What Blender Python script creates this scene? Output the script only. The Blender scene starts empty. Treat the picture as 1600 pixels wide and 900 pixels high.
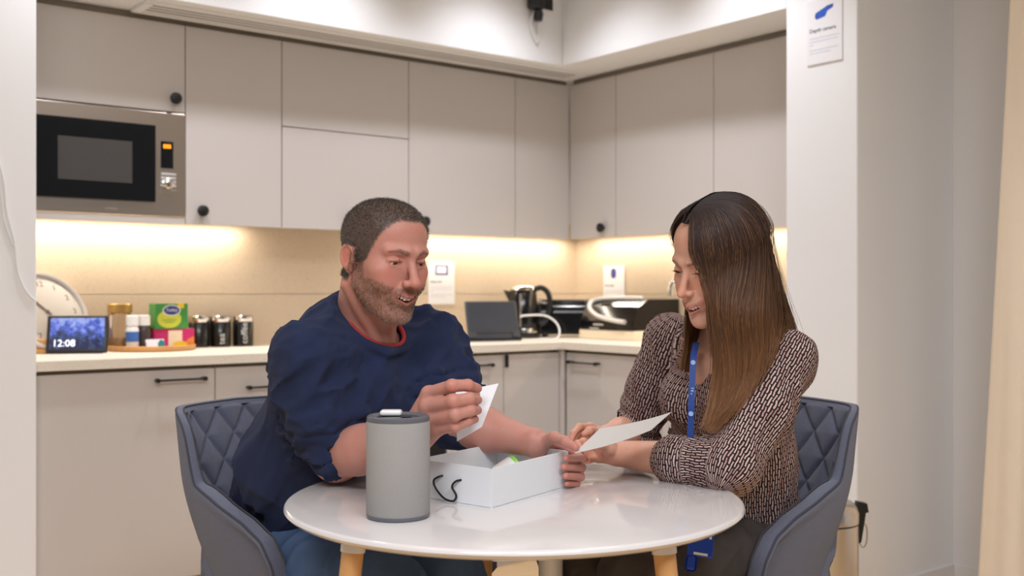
import bpy, bmesh, math, random
import numpy as np
from mathutils import Vector, Matrix
random.seed(7); np.random.seed(7)
S = bpy.context.scene
COL = S.collection
R_ = math.radians

# ------------------------------------------------------------------ camera
YAW = math.atan2(-.613, .790)          # camera looks along (.613, .790) in the room
cam_d = bpy.data.cameras.new('camera'); cam = bpy.data.objects.new('camera', cam_d); COL.objects.link(cam)
cam.location = (0, 0, 1.12); cam.rotation_euler = (R_(90), 0, YAW)
cam_d.sensor_width = 36; cam_d.lens = 36*1667/1600; cam_d.shift_y = 7/1600
cam_d.clip_start = .05
cam_d.dof.use_dof = True; cam_d.dof.focus_distance = 1.98; cam_d.dof.aperture_fstop = 4.0
S.camera = cam
# ------------------------------------------------------------------ world, lights, exposure
S.view_settings.view_transform = 'Standard'; S.view_settings.look = 'None'
S.view_settings.gamma = 1; S.view_settings.use_curve_mapping = False
S.view_settings.exposure = 0.06
W = bpy.data.worlds.new('world'); S.world = W; W.use_nodes = True
W.node_tree.nodes['Background'].inputs[0].default_value = (.90, .95, 1, 1)
W.node_tree.nodes['Background'].inputs[1].default_value = .18
def area(name, loc, size, power, col=(1, .95, .88), rot=(0, 0, 0), sy=None, spread=180):
    d = bpy.data.lights.new(name, 'AREA'); d.energy = power; d.color = col; d.size = size
    if sy: d.shape = 'RECTANGLE'; d.size_y = sy
    d.spread = R_(spread)
    o = bpy.data.objects.new(name, d); COL.objects.link(o); o.location = loc; o.rotation_euler = rot
    return o
def downlight(name, loc, power, col=(.96, .97, 1.03), angle=100, blend=.8, rad=.05):
    d = bpy.data.lights.new(name, 'SPOT'); d.energy = power; d.color = col; d.spot_size = R_(angle)
    d.spot_blend = blend; d.shadow_soft_size = rad
    o = bpy.data.objects.new(name, d); COL.objects.link(o); o.location = loc
    return o
CEIL = 2.72
for lx, ly, lp in ((1.05, 3.13, 42), (1.80, 3.13, 42), (2.55, 3.10, 42), (2.60, 2.45, 42)):
    downlight('kitchen_downlight', (lx, ly, CEIL-.03), lp)
for lx, ly, lp in ((.15, 1.75, 3), (1.75, .95, 5)):
    area('overhead_fill_light', (lx, ly, CEIL-.03), .6, lp, col=(.99, .98, 1))  # unseen overhead fill lamps, added for general brightness
for lx, ly, lp in ((-.72, .05, 50), (.37, -.67, 50)):                  # unseen fill lamps added behind the camera to brighten the fronts
    area('front_fill_light', (lx, ly, CEIL-.03), 1.2, lp, col=(.94, .97, 1.04), sy=.6)
WARM = (1, .88, .73)
area('led_light', (1.31, 3.985, 1.3855), .90, 2.7, col=WARM, sy=.012)
area('led_light', (2.92, 3.985, 1.3855), 1.10, 2.9, col=WARM, sy=.012)
area('led_light', (3.485, 3.12, 1.3855), .012, 3.5, col=WARM, sy=1.55)

# ------------------------------------------------------------------ node materials
def lin(c):
    return tuple(((x/12.92) if x <= .04045 else ((x+.055)/1.055)**2.4) for x in c)
def rgb(r, g, b): return lin((r/255, g/255, b/255))
def mat(name, col, rough=.5, metal=0, var=.04, scale=12, bump=0, bscale=200, spec=.5, coat=0, emit=None, estr=0, stretch=None, sheen=0, trans=0, alpha=1, ior=None):
    m = bpy.data.materials.new(name); m.use_nodes = True
    nt = m.node_tree; b = nt.nodes['Principled BSDF']
    b.inputs['Roughness'].default_value = rough; b.inputs['Metallic'].default_value = metal
    b.inputs['Specular IOR Level'].default_value = spec
    b.inputs['Coat Weight'].default_value = coat
    b.inputs['Sheen Weight'].default_value = sheen
    b.inputs['Transmission Weight'].default_value = trans
    b.inputs['Alpha'].default_value = alpha
    if ior: b.inputs['IOR'].default_value = ior
    tc = nt.nodes.new('ShaderNodeTexCoord'); mp = nt.nodes.new('ShaderNodeMapping')
    nt.links.new(tc.outputs['Object'], mp.inputs['Vector'])
    if stretch: mp.inputs['Scale'].default_value = stretch
    n = nt.nodes.new('ShaderNodeTexNoise'); n.inputs['Scale'].default_value = scale; n.inputs['Detail'].default_value = 4
    nt.links.new(mp.outputs[0], n.inputs['Vector'])
    mx = nt.nodes.new('ShaderNodeMix'); mx.data_type = 'RGBA'
    a = tuple(max(0, c*(1-var)) for c in col)+(1,); c2 = tuple(min(1, c*(1+var)) for c in col)+(1,)
    mx.inputs[6].default_value = a; mx.inputs[7].default_value = c2
    nt.links.new(n.outputs['Fac'], mx.inputs[0]); nt.links.new(mx.outputs[2], b.inputs['Base Color'])
    if bump:
        n2 = nt.nodes.new('ShaderNodeTexNoise'); n2.inputs['Scale'].default_value = bscale; n2.inputs['Detail'].default_value = 3
        nt.links.new(mp.outputs[0], n2.inputs['Vector'])
        bp = nt.nodes.new('ShaderNodeBump'); bp.inputs['Strength'].default_value = bump; bp.inputs['Distance'].default_value = .002
        nt.links.new(n2.outputs['Fac'], bp.inputs['Height']); nt.links.new(bp.outputs[0], b.inputs['Normal'])
    if emit:
        b.inputs['Emission Color'].default_value = emit+(1,); b.inputs['Emission Strength'].default_value = estr
    return m
def colmat(name, rough=.5, attr='col', bump=0, bscale=300, spec=.5, sss=0, sheen=0):
    """material whose colour comes from the vertex attribute 'col' (the thing's own pigment)"""
    m = bpy.data.materials.new(name); m.use_nodes = True
    nt = m.node_tree; b = nt.nodes['Principled BSDF']
    b.inputs['Roughness'].default_value = rough; b.inputs['Specular IOR Level'].default_value = spec
    b.inputs['Sheen Weight'].default_value = sheen
    at = nt.nodes.new('ShaderNodeAttribute'); at.attribute_name = attr
    tc = nt.nodes.new('ShaderNodeTexCoord'); n = nt.nodes.new('ShaderNodeTexNoise')
    n.inputs['Scale'].default_value = bscale*.4; n.inputs['Detail'].default_value = 4
    nt.links.new(tc.outputs['Object'], n.inputs['Vector'])
    mr = nt.nodes.new('ShaderNodeMapRange'); mr.inputs[3].default_value = .9; mr.inputs[4].default_value = 1.1
    nt.links.new(n.outputs['Fac'], mr.inputs[0])
    mx = nt.nodes.new('ShaderNodeMix'); mx.data_type = 'RGBA'; mx.blend_type = 'MULTIPLY'; mx.inputs[0].default_value = 1
    nt.links.new(at.outputs['Color'], mx.inputs[6]); nt.links.new(mr.outputs[0], mx.inputs[7])
    nt.links.new(mx.outputs[2], b.inputs['Base Color'])
    if sss:
        b.inputs['Subsurface Weight'].default_value = sss
        b.inputs['Subsurface Radius'].default_value = (1, .35, .2); b.inputs['Subsurface Scale'].default_value = .006
    if bump:
        n2 = nt.nodes.new('ShaderNodeTexNoise'); n2.inputs['Scale'].default_value = bscale; n2.inputs['Detail'].default_value = 3
        nt.links.new(tc.outputs['Object'], n2.inputs['Vector'])
        bp = nt.nodes.new('ShaderNodeBump'); bp.inputs['Strength'].default_value = bump; bp.inputs['Distance'].default_value = .001
        nt.links.new(n2.outputs['Fac'], bp.inputs['Height']); nt.links.new(bp.outputs[0], b.inputs['Normal'])
    return m

# ------------------------------------------------------------------ object helpers
def link(o, parent=None):
    COL.objects.link(o)
    if parent is not None: o.parent = parent
    return o
def tag(o, label=None, cat=None, group=None, kind=None):
    if label: o['label'] = label
    if cat: o['category'] = cat
    if group: o['group'] = group
    if kind: o['kind'] = kind
    return o
def thing(name, label, cat, loc=(0, 0, 0), rz=0, group=None):
    o = bpy.data.objects.new(name, None); link(o); o.empty_display_size = .05
    o.location = loc; o.rotation_euler = (0, 0, rz)
    return tag(o, label, cat, group)
CW, SW = math.cos(YAW), math.sin(YAW)
def room(u, v, z=0):
    """(right, ahead, up) of a spot seen from where the photographer stood -> room coordinates"""
    return (CW*u-SW*v, SW*u+CW*v, z)

class MB:
    """collects shapes into one mesh"""
    def __init__(s): s.bm = bmesh.new(); s.mats = []; s.cur = 0
    def m(s, material):
        if material not in s.mats: s.mats.append(material)
        s.cur = s.mats.index(material); return s
    def _new(s, fn):
        n0 = set(s.bm.faces); fn()
        for f in s.bm.faces:
            if f not in n0: f.material_index = s.cur
        return s
    def poly(s, verts, faces, M=None):
        vs = [s.bm.verts.new((M @ Vector(v)) if M is not None else v) for v in verts]
        for f in faces:
            try:
                fc = s.bm.faces.new([vs[i] for i in f]); fc.material_index = s.cur
            except ValueError: pass
        return s
    def box(s, lo, hi, bev=0, seg=2, M=None):
        b = bmesh.new(); bmesh.ops.create_cube(b, size=1)
        for v in b.verts:
            v.co = Vector([lo[i]+(v.co[i]+.5)*(hi[i]-lo[i]) for i in range(3)])
        if bev: bmesh.ops.bevel(b, geom=list(b.edges), offset=bev, segments=seg, affect='EDGES', profile=.5)
        return s._merge(b, M)
    def _merge(s, b, M=None):
        b.verts.index_update()
        s.poly([v.co.copy() for v in b.verts], [[v.index for v in f.verts] for f in b.faces], M); b.free(); return s
    def lathe(s, prof, n=32, c=(0, 0, 0), M=None, cap=True):
        vs = []; fs = []
        for r, z in prof:
            for i in range(n):
                a = 2*math.pi*i/n; vs.append((c[0]+r*math.cos(a), c[1]+r*math.sin(a), c[2]+z))
        for j in range(len(prof)-1):
            for i in range(n):
                k = (i+1) % n; fs.append((j*n+i, j*n+k, (j+1)*n+k, (j+1)*n+i))
        if cap:
            fs.append(tuple(reversed(range(n)))); fs.append(tuple((len(prof)-1)*n+i for i in range(n)))
        return s.poly(vs, fs, M)
    def tube(s, pts, r, n=8, cap=True, M=None):
        pts = [Vector(p) for p in pts]; rs = r if isinstance(r, (list, tuple)) else [r]*len(pts)
        vs = []; fs = []; prev = None
        for i, p in enumerate(pts):
            t = (pts[min(i+1, len(pts)-1)]-pts[max(i-1, 0)]).normalized()
            if prev is None:
                a = Vector((0, 0, 1)) if abs(t.z) < .9 else Vector((1, 0, 0)); x = t.cross(a).normalized()
            else:
                x = (prev-t*prev.dot(t)).normalized()
            prev = x; y = t.cross(x)
            for k in range(n):
                a = 2*math.pi*k/n; vs.append(p+(x*math.cos(a)+y*math.sin(a))*rs[i])
        for i in range(len(pts)-1):
            for k in range(n):
                q = (k+1) % n; fs.append((i*n+k, i*n+q, (i+1)*n+q, (i+1)*n+k))
        if cap: fs.append(tuple(reversed(range(n)))); fs.append(tuple((len(pts)-1)*n+k for k in range(n)))
        return s.poly(vs, fs, M)
    def prism(s, outline, z0, z1, M=None):
        n = len(outline); vs = [(x, y, z0) for x, y in outline]+[(x, y, z1) for x, y in outline]
        fs = [tuple(reversed(range(n))), tuple(range(n, 2*n))]+[(i, (i+1) % n, n+(i+1) % n, n+i) for i in range(n)]
        return s.poly(vs, fs, M)
    def build(s, name, parent=None, smooth=False, ang=40, mats=None):
        bmesh.ops.recalc_face_normals(s.bm, faces=s.bm.faces)
        me = bpy.data.meshes.new(name); s.bm.to_mesh(me); s.bm.free()
        for m_ in (mats or s.mats): me.materials.append(m_)
        if smooth:
            for p in me.polygons: p.use_smooth = True
            me.set_sharp_from_angle(angle=R_(ang))
        return link(bpy.data.objects.new(name, me), parent)
def spl(pts, n=8):
    """Catmull-Rom through points"""
    P = [np.array(p, float) for p in pts]; P = [2*P[0]-P[1]]+P+[2*P[-1]-P[-2]]; out = []
    for i in range(1, len(P)-2):
        for k in range(n):
            t = k/n; a, b, c, d = P[i-1:i+3]
            out.append(.5*((2*b)+(c-a)*t+(2*a-5*b+4*c-d)*t*t+(-a+3*b-3*c+d)*t**3))
    out.append(P[-2]); return [tuple(p) for p in out]
FONT = None
def text(name, body, size, m, parent, M, align='CENTER', depth=.0004, sx=1):
    cu = bpy.data.curves.new(name, 'FONT'); cu.body = body; cu.size = size; cu.align_x = align; cu.align_y = 'CENTER'
    cu.extrude = depth; cu.resolution_u = 3
    o = bpy.data.objects.new(name, cu); COL.objects.link(o)
    bpy.context.view_layer.update()
    me = bpy.data.meshes.new_from_object(o.evaluated_get(bpy.context.evaluated_depsgraph_get()))
    bpy.data.objects.remove(o); bpy.data.curves.remove(cu)
    me.transform(Matrix.Diagonal((sx, 1, 1, 1))); me.transform(M); me.materials.clear(); me.materials.append(m); me.name = name
    return link(bpy.data.objects.new(name, me), parent)
def frame(origin, x, y):
    """matrix whose local x, y axes are x, y and z = x cross y"""
    x = Vector(x).normalized(); y = Vector(y); y = (y-x*y.dot(x)).normalized(); z = x.cross(y)
    return Matrix(((x.x, y.x, z.x, origin[0]), (x.y, y.y, z.y, origin[1]), (x.z, y.z, z.z, origin[2]), (0, 0, 0, 1)))
# ------------------------------------------------------------------ signed-distance sculpting
A = lambda *v: np.array(v, dtype=np.float64)
def unit(v): v = np.asarray(v, float); return v/np.linalg.norm(v)
class Prim:
    def __init__(s, fn, lo, hi): s.fn, s.lo, s.hi = fn, np.asarray(lo, float), np.asarray(hi, float)
def ell(c, r, Rm=None):
    c = np.asarray(c, float); r = np.asarray(r, float)*np.ones(3); big = r if Rm is None else np.ones(3)*r.max()
    def fn(x, y, z):
        x, y, z = x-c[0], y-c[1], z-c[2]
        if Rm is not None:
            x, y, z = (x*Rm[0, 0]+y*Rm[1, 0]+z*Rm[2, 0], x*Rm[0, 1]+y*Rm[1, 1]+z*Rm[2, 1], x*Rm[0, 2]+y*Rm[1, 2]+z*Rm[2, 2])
        x, y, z = x/r[0], y/r[1], z/r[2]
        k0 = np.sqrt(x*x+y*y+z*z); k1 = np.sqrt((x/r[0])**2+(y/r[1])**2+(z/r[2])**2)+1e-9
        return np.where(k0 < .05, -r.min(), k0*(k0-1)/k1)
    return Prim(fn, c-big, c+big)
def cap(a, b, ra, rb, flat=None, ff=1.0, fold=None):
    """tapered capsule; 'flat' = direction in which it is ff times as thick"""
    a = np.asarray(a, float); b = np.asarray(b, float); ba = b-a; L2 = ba@ba
    if flat is not None: fl = unit(flat)
    def fn(x, y, z):
        X, Y, Z = x-a[0], y-a[1], z-a[2]
        t = np.clip((X*ba[0]+Y*ba[1]+Z*ba[2])/L2, 0, 1)
        X, Y, Z = X-t*ba[0], Y-t*ba[1], Z-t*ba[2]
        if flat is not None:
            q = (X*fl[0]+Y*fl[1]+Z*fl[2])*(1/ff-1)
            X, Y, Z = X+q*fl[0], Y+q*fl[1], Z+q*fl[2]
        return np.sqrt(X*X+Y*Y+Z*Z)-(ra+(rb-ra)*t)
    m = max(ra, rb)*max(1, ff)
    return Prim(fn, np.minimum(a, b)-m, np.maximum(a, b)+m)
def torus(c, n, R, r):
    c = np.asarray(c, float); n = unit(n)
    def fn(x, y, z):
        X, Y, Z = x-c[0], y-c[1], z-c[2]; h = X*n[0]+Y*n[1]+Z*n[2]
        q = np.sqrt(np.maximum(X*X+Y*Y+Z*Z-h*h, 0))-R
        return np.sqrt(q*q+h*h)-r
    return Prim(fn, c-1.3*R-r, c+1.3*R+r)
def halfspace(p, n):
    p = np.asarray(p, float); n = unit(n)
    return Prim(lambda x, y, z: (x-p[0])*n[0]+(y-p[1])*n[1]+(z-p[2])*n[2], [-9]*3, [9]*3)
def xf(pr, Rm, c, s=1.0):
    """primitive given in local axes (columns of Rm), moved to c"""
    c = np.asarray(c, float); f0 = pr.fn
    def fn(x, y, z):
        x, y, z = (x-c[0])/s, (y-c[1])/s, (z-c[2])/s
        return s*f0(x*Rm[0, 0]+y*Rm[1, 0]+z*Rm[2, 0], x*Rm[0, 1]+y*Rm[1, 1]+z*Rm[2, 1], x*Rm[0, 2]+y*Rm[1, 2]+z*Rm[2, 2])
    cs = np.array([[(pr.lo, pr.hi)[i][0], (pr.lo, pr.hi)[j][1], (pr.lo, pr.hi)[k][2]] for i in (0, 1) for j in (0, 1) for k in (0, 1)])
    w = cs@Rm.T*s+c
    return Prim(fn, w.min(0), w.max(0))
class Field:
    def __init__(s, lo, hi, vox):
        s.lo = np.asarray(lo, float); s.vox = vox; s.n = np.ceil((np.asarray(hi, float)-s.lo)/vox).astype(int)+1
        s.ax = [(s.lo[i]+np.arange(s.n[i])*vox) for i in range(3)]
        s.v = np.full(s.n, 1.0, np.float32)
    def _sl(s, pr, k):
        m = k*1.1+3.5*s.vox
        i0 = np.clip(np.floor((pr.lo-m-s.lo)/s.vox).astype(int), 0, s.n); i1 = np.clip(np.ceil((pr.hi+m-s.lo)/s.vox).astype(int)+1, 0, s.n)
        return i0, i1
    def _op(s, pr, k, sub):
        i0, i1 = s._sl(pr, k)
        if np.any(i1 <= i0): return s
        x = s.ax[0][i0[0]:i1[0], None, None]; y = s.ax[1][None, i0[1]:i1[1], None]; z = s.ax[2][None, None, i0[2]:i1[2]]
        d = pr.fn(x, y, z); sl = tuple(slice(a, b) for a, b in zip(i0, i1)); a = s.v[sl]
        if sub: a = -a
        if k > 0:
            h = np.clip(.5+.5*(d-a)/k, 0, 1); r = d+(a-d)*h-k*h*(1-h)
        else: r = np.minimum(a, d)
        s.v[sl] = -r if sub else r
        return s
    def add(s, pr, k=.01): return s._op(pr, k, False)
    def sub(s, pr, k=.005): return s._op(pr, k, True)
    def warp(s, fn):
        """add a displacement fn(x,y,z) near the surface"""
        idx = np.nonzero(np.abs(s.v) < .02)
        p = [s.ax[i][idx[i]] for i in range(3)]
        s.v[idx] += fn(*p).astype(np.float32); return s
    def mesh(s):
        v = s.v; ins = v < 0; c = np.zeros(np.array(v.shape)-1, np.int8)
        for i in (0, 1):
            for j in (0, 1):
                for k in (0, 1): c += ins[i:c.shape[0]+i, j:c.shape[1]+j, k:c.shape[2]+k]
        act = (c > 0) & (c < 8); I = np.array(np.nonzero(act)); N = I.shape[1]
        cid = np.full(act.shape, -1, np.int32); cid[tuple(I)] = np.arange(N)
        corners = [(i, j, k) for i in (0, 1) for j in (0, 1) for k in (0, 1)]
        V = [v[I[0]+o[0], I[1]+o[1], I[2]+o[2]] for o in corners]
        pos = np.zeros((N, 3)); cnt = np.zeros(N)
        for p in range(8):
            for q in range(p+1, 8):
                if sum(abs(a-b) for a, b in zip(corners[p], corners[q])) != 1: continue
                m = (V[p] < 0) != (V[q] < 0); t = V[p][m]/(V[p][m]-V[q][m])
                pos[m] += np.array(corners[p])+t[:, None]*(np.array(corners[q])-np.array(corners[p])); cnt[m] += 1
        P = (I.T+pos/cnt[:, None])*s.vox+s.lo
        F = []
        for ax in range(3):
            a1, a2 = (ax+1) % 3, (ax+2) % 3
            s0 = [slice(None)]*3; s1 = [slice(None)]*3; s0[ax] = slice(0, -1); s1[ax] = slice(1, None)
            d = ins[tuple(s0)] != ins[tuple(s1)]
            e = np.array(np.nonzero(d)); e = e[:, (e[a1] > 0) & (e[a2] > 0) & (e[a1] < v.shape[a1]-1) & (e[a2] < v.shape[a2]-1)]
            def cell(o1, o2):
                q = e.copy(); q[a1] -= o1; q[a2] -= o2; return cid[tuple(q)]
            f = np.stack([cell(1, 1), cell(0, 1), cell(0, 0), cell(1, 0)], 1)
            flip = ~ins[tuple(e)]
            f[flip] = f[flip][:, ::-1]; F.append(f)
        return P, np.concatenate(F)
def smoothen(P, F, it=2, w=.5):
    n = len(P)
    for _ in range(it):
        acc = np.zeros_like(P); c = np.zeros(n)
        for a, b in ((0, 1), (1, 2), (2, 3), (3, 0)):
            for p, q in ((a, b), (b, a)):
                c += np.bincount(F[:, p], minlength=n)
                for k in range(3): acc[:, k] += np.bincount(F[:, p], P[F[:, q], k], n)
        P = P*(1-w)+w*acc/np.maximum(c, 1)[:, None]
    return P
def normals(P, F):
    n = np.cross(P[F[:, 2]]-P[F[:, 0]], P[F[:, 3]]-P[F[:, 1]]); out = np.zeros_like(P)
    for k in range(4):
        for c in range(3): out[:, c] += np.bincount(F[:, k], n[:, c], len(P))
    return out/np.maximum(np.linalg.norm(out, axis=1), 1e-12)[:, None]
def np_mesh(name, P, F, mats, parent=None, col=None, uv=None, smooth=True, mi=None):
    me = bpy.data.meshes.new(name); P = np.asarray(P, np.float32); k = F.shape[1]
    me.vertices.add(len(P)); me.vertices.foreach_set('co', P.ravel())
    me.loops.add(F.size); me.loops.foreach_set('vertex_index', F.astype(np.int32).ravel())
    me.polygons.add(len(F)); me.polygons.foreach_set('loop_start', np.arange(0, F.size, k, dtype=np.int32))
    if mi is not None: me.polygons.foreach_set('material_index', mi.astype(np.int32))
    me.polygons.foreach_set('use_smooth', np.full(len(F), smooth))
    me.update(calc_edges=True); me.validate()
    if col is not None:
        a = me.attributes.new('col', 'FLOAT_COLOR', 'POINT')
        c = np.ones((len(P), 4), np.float32); c[:, :3] = col; a.data.foreach_set('color', c.ravel())
    if uv is not None:
        a = me.attributes.new('cloth', 'FLOAT_VECTOR', 'POINT'); a.data.foreach_set('vector', np.asarray(uv, np.float32).ravel())
    for m in mats: me.materials.append(m)
    return link(bpy.data.objects.new(name, me), parent)
_RT = np.random.RandomState(3).rand(32, 32, 32)
def noise3(x, y, z):
    """smooth value noise, 0..1, vectorised"""
    x, y, z = np.broadcast_arrays(x, y, z)
    xi, yi, zi = np.floor(x).astype(int), np.floor(y).astype(int), np.floor(z).astype(int)
    fx, fy, fz = x-xi, y-yi, z-zi
    fx, fy, fz = (q*q*(3-2*q) for q in (fx, fy, fz)); r = 0
    for i in (0, 1):
        for j in (0, 1):
            for k in (0, 1):
                r = r+_RT[(xi+i) % 32, (yi+j) % 32, (zi+k) % 32]*(fx if i else 1-fx)*(fy if j else 1-fy)*(fz if k else 1-fz)
    return r
def basis(fwd, up):
    """columns: person's right, forward, up"""
    f = unit(fwd); u = np.asarray(up, float); u = unit(u-f*(u@f)); return np.stack([np.cross(f, u), f, u], 1)
def G(p, c, s):
    """gaussian blob weight"""
    return np.exp(-(((p-np.asarray(c))/np.asarray(s))**2).sum(1))

# ------------------------------------------------------------------ a head, in its own axes (x = right, y = face, z = up; 0 = between the eyes, mid skull)
CZ = {'m': -.0600, 'f': -.0635}                                        # height of the mouth
def head_prims(sex):
    m = sex == 'm'; L = []
    def a(p, k=.012): L.append(('a', p, k))
    def s(p, k=.005): L.append(('s', p, k))
    w = 1.0 if m else .93
    a(ell((0, -.011 if m else -.018, .034), (.076*w, .090 if m else .098, .075 if m else .080)), .02)                 # skull
    a(ell((0, .030, .050), (.062*w, .056, .052)), .03)                  # forehead
    a(ell((0, .032, -.022), (.062*w, .060, .075)), .03)                 # face
    a(ell((0, .040, -.072), (.050*w, .048, .046 if m else .043)), .025) # mouth and jaw
    for q in (-1, 1):
        a(cap((q*(.0545 if m else .049), -.004, -.050), (q*.021, .068, -.103), .014 if m else .011, .013), .025)
        a(ell((q*.045*w, .062, -.022), (.021, .020, .017)), .022)       # cheekbone
        a(ell((q*.037*w, .068 if m else .070, -.046), (.018, .017, .016) if m else (.020, .018, .018)), .020)       # smiling cheek
    a(ell((0, .080, -.108), (.023 if m else .019, .017, .016)), .018)   # chin
    for q in (-1, 1):                                                   # brow and sockets
        a(cap((q*.011, .0935, .0215), (q*.046*w, .076, .021), .0085 if m else .006, .007), .014)
        s(ell((q*.031, .1015, .001), (.0185, .017, .0125)), .012)
    # nose
    a(cap((0, .091, .010), (0, .114, -.030), .0075 if m else .0062, .0088 if m else .0076), .010)
    a(ell((0, .1165, -.035), (.0118 if m else .0086, .0120, .0100 if m else .0088)), .006)
    for q in (-1, 1):
        a(ell((q*(.0125 if m else .0105), .105 if m else .1035, -.0385), (.0078, .0105, .0075) if m else (.0058, .0095, .0062)), .005)
        s(ell((q*.0065, .1115, -.0455), (.0036, .0058, .0034)), .0025)
    a(ell((0, .086, -.066), (.030, .016, .021)), .014)                  # muzzle
    # eyelids: a ball over each eye with a slit
    for q in (-1, 1):
        a(ell((q*.0315, .0755, .001), (.0150, .0138, .0132)), .003)
        dz = -.0030 if m else -.0042
        hh = .0030 if m else .0022
        s(cap((q*.0215, .0905, .001+dz), (q*.0410, .0845, .0008+dz), hh, hh*.8), .0016)
        a(cap((q*.0190, .0872, .0030), (q*.0310, .0905, .0062), .0022, .0030), .004)
        a(cap((q*.0310, .0905, .0062), (q*.0445, .0810, .0022), .0030, .0022), .004)
        a(cap((q*.0200, .0862, -.0095), (q*.0420, .0800, -.0085), .0028, .0022), .006)  # lower lid
    # nasolabial folds
    for q in (-1, 1):
        s(cap((q*.0195, .1005, -.040), (q*.0385, .0820, -.066), .0022, .0020), .007)
    # lips, a smile
    cz = CZ[sex]
    up = [(-.0360, .0765, cz+.0100), (-.0180, .0960, cz-.0010), (-.0045, .1045, cz-.0045), (.0045, .1045, cz-.0045), (.0180, .0960, cz-.0010), (.0360, .0765, cz+.0100)]
    lo = [(-.0360, .0765, cz+.0090), (-.0205, .0915, cz-.0098), (0, .1010, cz-.0203), (.0205, .0915, cz-.0098), (.0360, .0765, cz+.0090)]
    for i in range(5): a(cap(up[i], up[i+1], .0034, .0034), .004)
    for i in range(4): a(cap(lo[i], lo[i+1], .0038, .0038), .004)
    mo = [(-.0320, .0800, cz+.0062), (-.0165, .0950, cz-.0058), (0, .1020, cz-.0120), (.0165, .0950, cz-.0058), (.0320, .0800, cz+.0062)]
    rr = [.0016, .0050, .0057, .0050, .0016]
    for i in range(4):
        p0 = np.array(mo[i]); p1 = np.array(mo[i+1]); s(cap(p0, p1, rr[i], rr[i+1]), .001)
        s(cap(p0-(0, .007, 0), p1-(0, .007, 0), rr[i], rr[i+1]), .001)
    for q in (-1, 1): s(ell((q*.0380, .0765, cz+.0105), (.0036, .0040, .0030)), .004)
    # ears
    for q in (-1, 1):
        Rm = basis((-q*.26, .95, .12), (q*.06, -.17, .98))
        e0 = np.array((q*.0765*w, -.006, -.012))
        a(xf(ell((0, 0, 0), (.0062, .0140, .0250)), Rm, e0), .006)
        a(xf(torus((0, 0, .004), (1, 0, 0), .0172, .0036), Rm@np.diag([1, 1.22, .80]), e0+(q*.004, 0, 0)), .003)
        a(xf(ell((0, .003, -.0215), (.0050, .0072, .0080)), Rm, e0), .005)
        s(xf(ell((q*.0085, .003, -.001), (.0058, .0070, .0125)), Rm, e0), .004)
        a(xf(ell((q*.003, .0125, -.003), (.004, .004, .006)), Rm, e0), .004)
    return L
def add_head(fd, sex, Rm, c, s=1.0):
    for op, p, k in head_prims(sex):
        q = xf(p, Rm, c, s); fd.add(q, k*s) if op == 'a' else fd.sub(q, k*s)
def sstep(a, b, x): t = np.clip((x-a)/(b-a), 0, 1); return t*t*(3-2*t)
def scalp_mask(L, sex):
    """1 where hair grows, from head-local positions"""
    x, y, z = L.T; ax = np.abs(x)
    line = .0800+.10*np.clip(ax-.028, 0, 1)-1.1*np.clip(ax-.052, 0, 1)  # front hairline
    top = sstep(-.003, .004, z-line)*(y > .0)
    tem = sstep(-.003, .004, (.049+.42*np.clip(z-.020, -.06, .06)-.9*np.clip(-.004-z, 0, .03))-y)*np.where(y > -.008, sstep(0, .006, z+.018), sstep(0, .010, z+.062))
    ear = sstep(.0715, .0735, ax)*(y > -.024)*(y < .012)*(z > -.046)*(z < .014)
    return np.maximum(top, tem)*(1-ear)
def beard_mask(L):
    x, y, z = L.T; ax = np.abs(x)
    lower = sstep(-.002, .008, -.049+.42*np.clip(ax-.030, -.01, .04)-z-.12*np.clip(.085-y, 0, .02))
    sideburn = sstep(0, .006, z+.075)*sstep(0, .005, y+.002)*sstep(0, .008, .034-y)*sstep(.046, .054, ax)
    cheek = sstep(0, .012, (-.028-.50*(y-.02))-z)*sstep(-.004, .006, y)
    must = sstep(0, .004, y-.088)*sstep(0, .003, -.0475-z)*sstep(0, .004, z+.066)*sstep(0, .004, .032-ax)
    m = np.maximum.reduce([cheek, lower*sstep(.0, .02, y-.005), must, sideburn*sstep(0, .01, .012-z)])
    m *= sstep(0, .015, z+.132)*sstep(0, .02, y+.35*(z+.10)+.012)
    lips = G(L, (0, .098, -.0690), (.0235, .012, .0105))
    return m*np.clip(1.15-1.8*lips, 0, 1)
def lip_mask(L, sex='m'):
    x, y, z = L.T; ax = np.abs(x); cz = CZ[sex]
    zu = cz-.0045+np.interp(ax, [0, .0180, .0360], [0, .0035, .0145]); zl = cz-.0203+np.interp(ax, [0, .0205, .0360], [0, .0090, .0278])
    return sstep(-.0028, .0004, zu+.0032-z)*sstep(-.003, .0004, z-(zl-.0036))*sstep(0, .004, .0350-ax)*sstep(.070, .078, y)
def brow_mask(L, sex):
    x, y, z = L.T; ax = np.abs(x)
    zc = .0185+np.interp(ax, [.010, .030, .050], [0, .0052, .0002])
    th = np.interp(ax, [.010, .030, .052], [.0046, .0042, .0012])*(1 if sex == 'm' else .72)
    return sstep(-.0015, .0012, th-np.abs(z-zc))*sstep(.009, .014, ax)*sstep(0, .006, .053-ax)*(y > .05)
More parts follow.
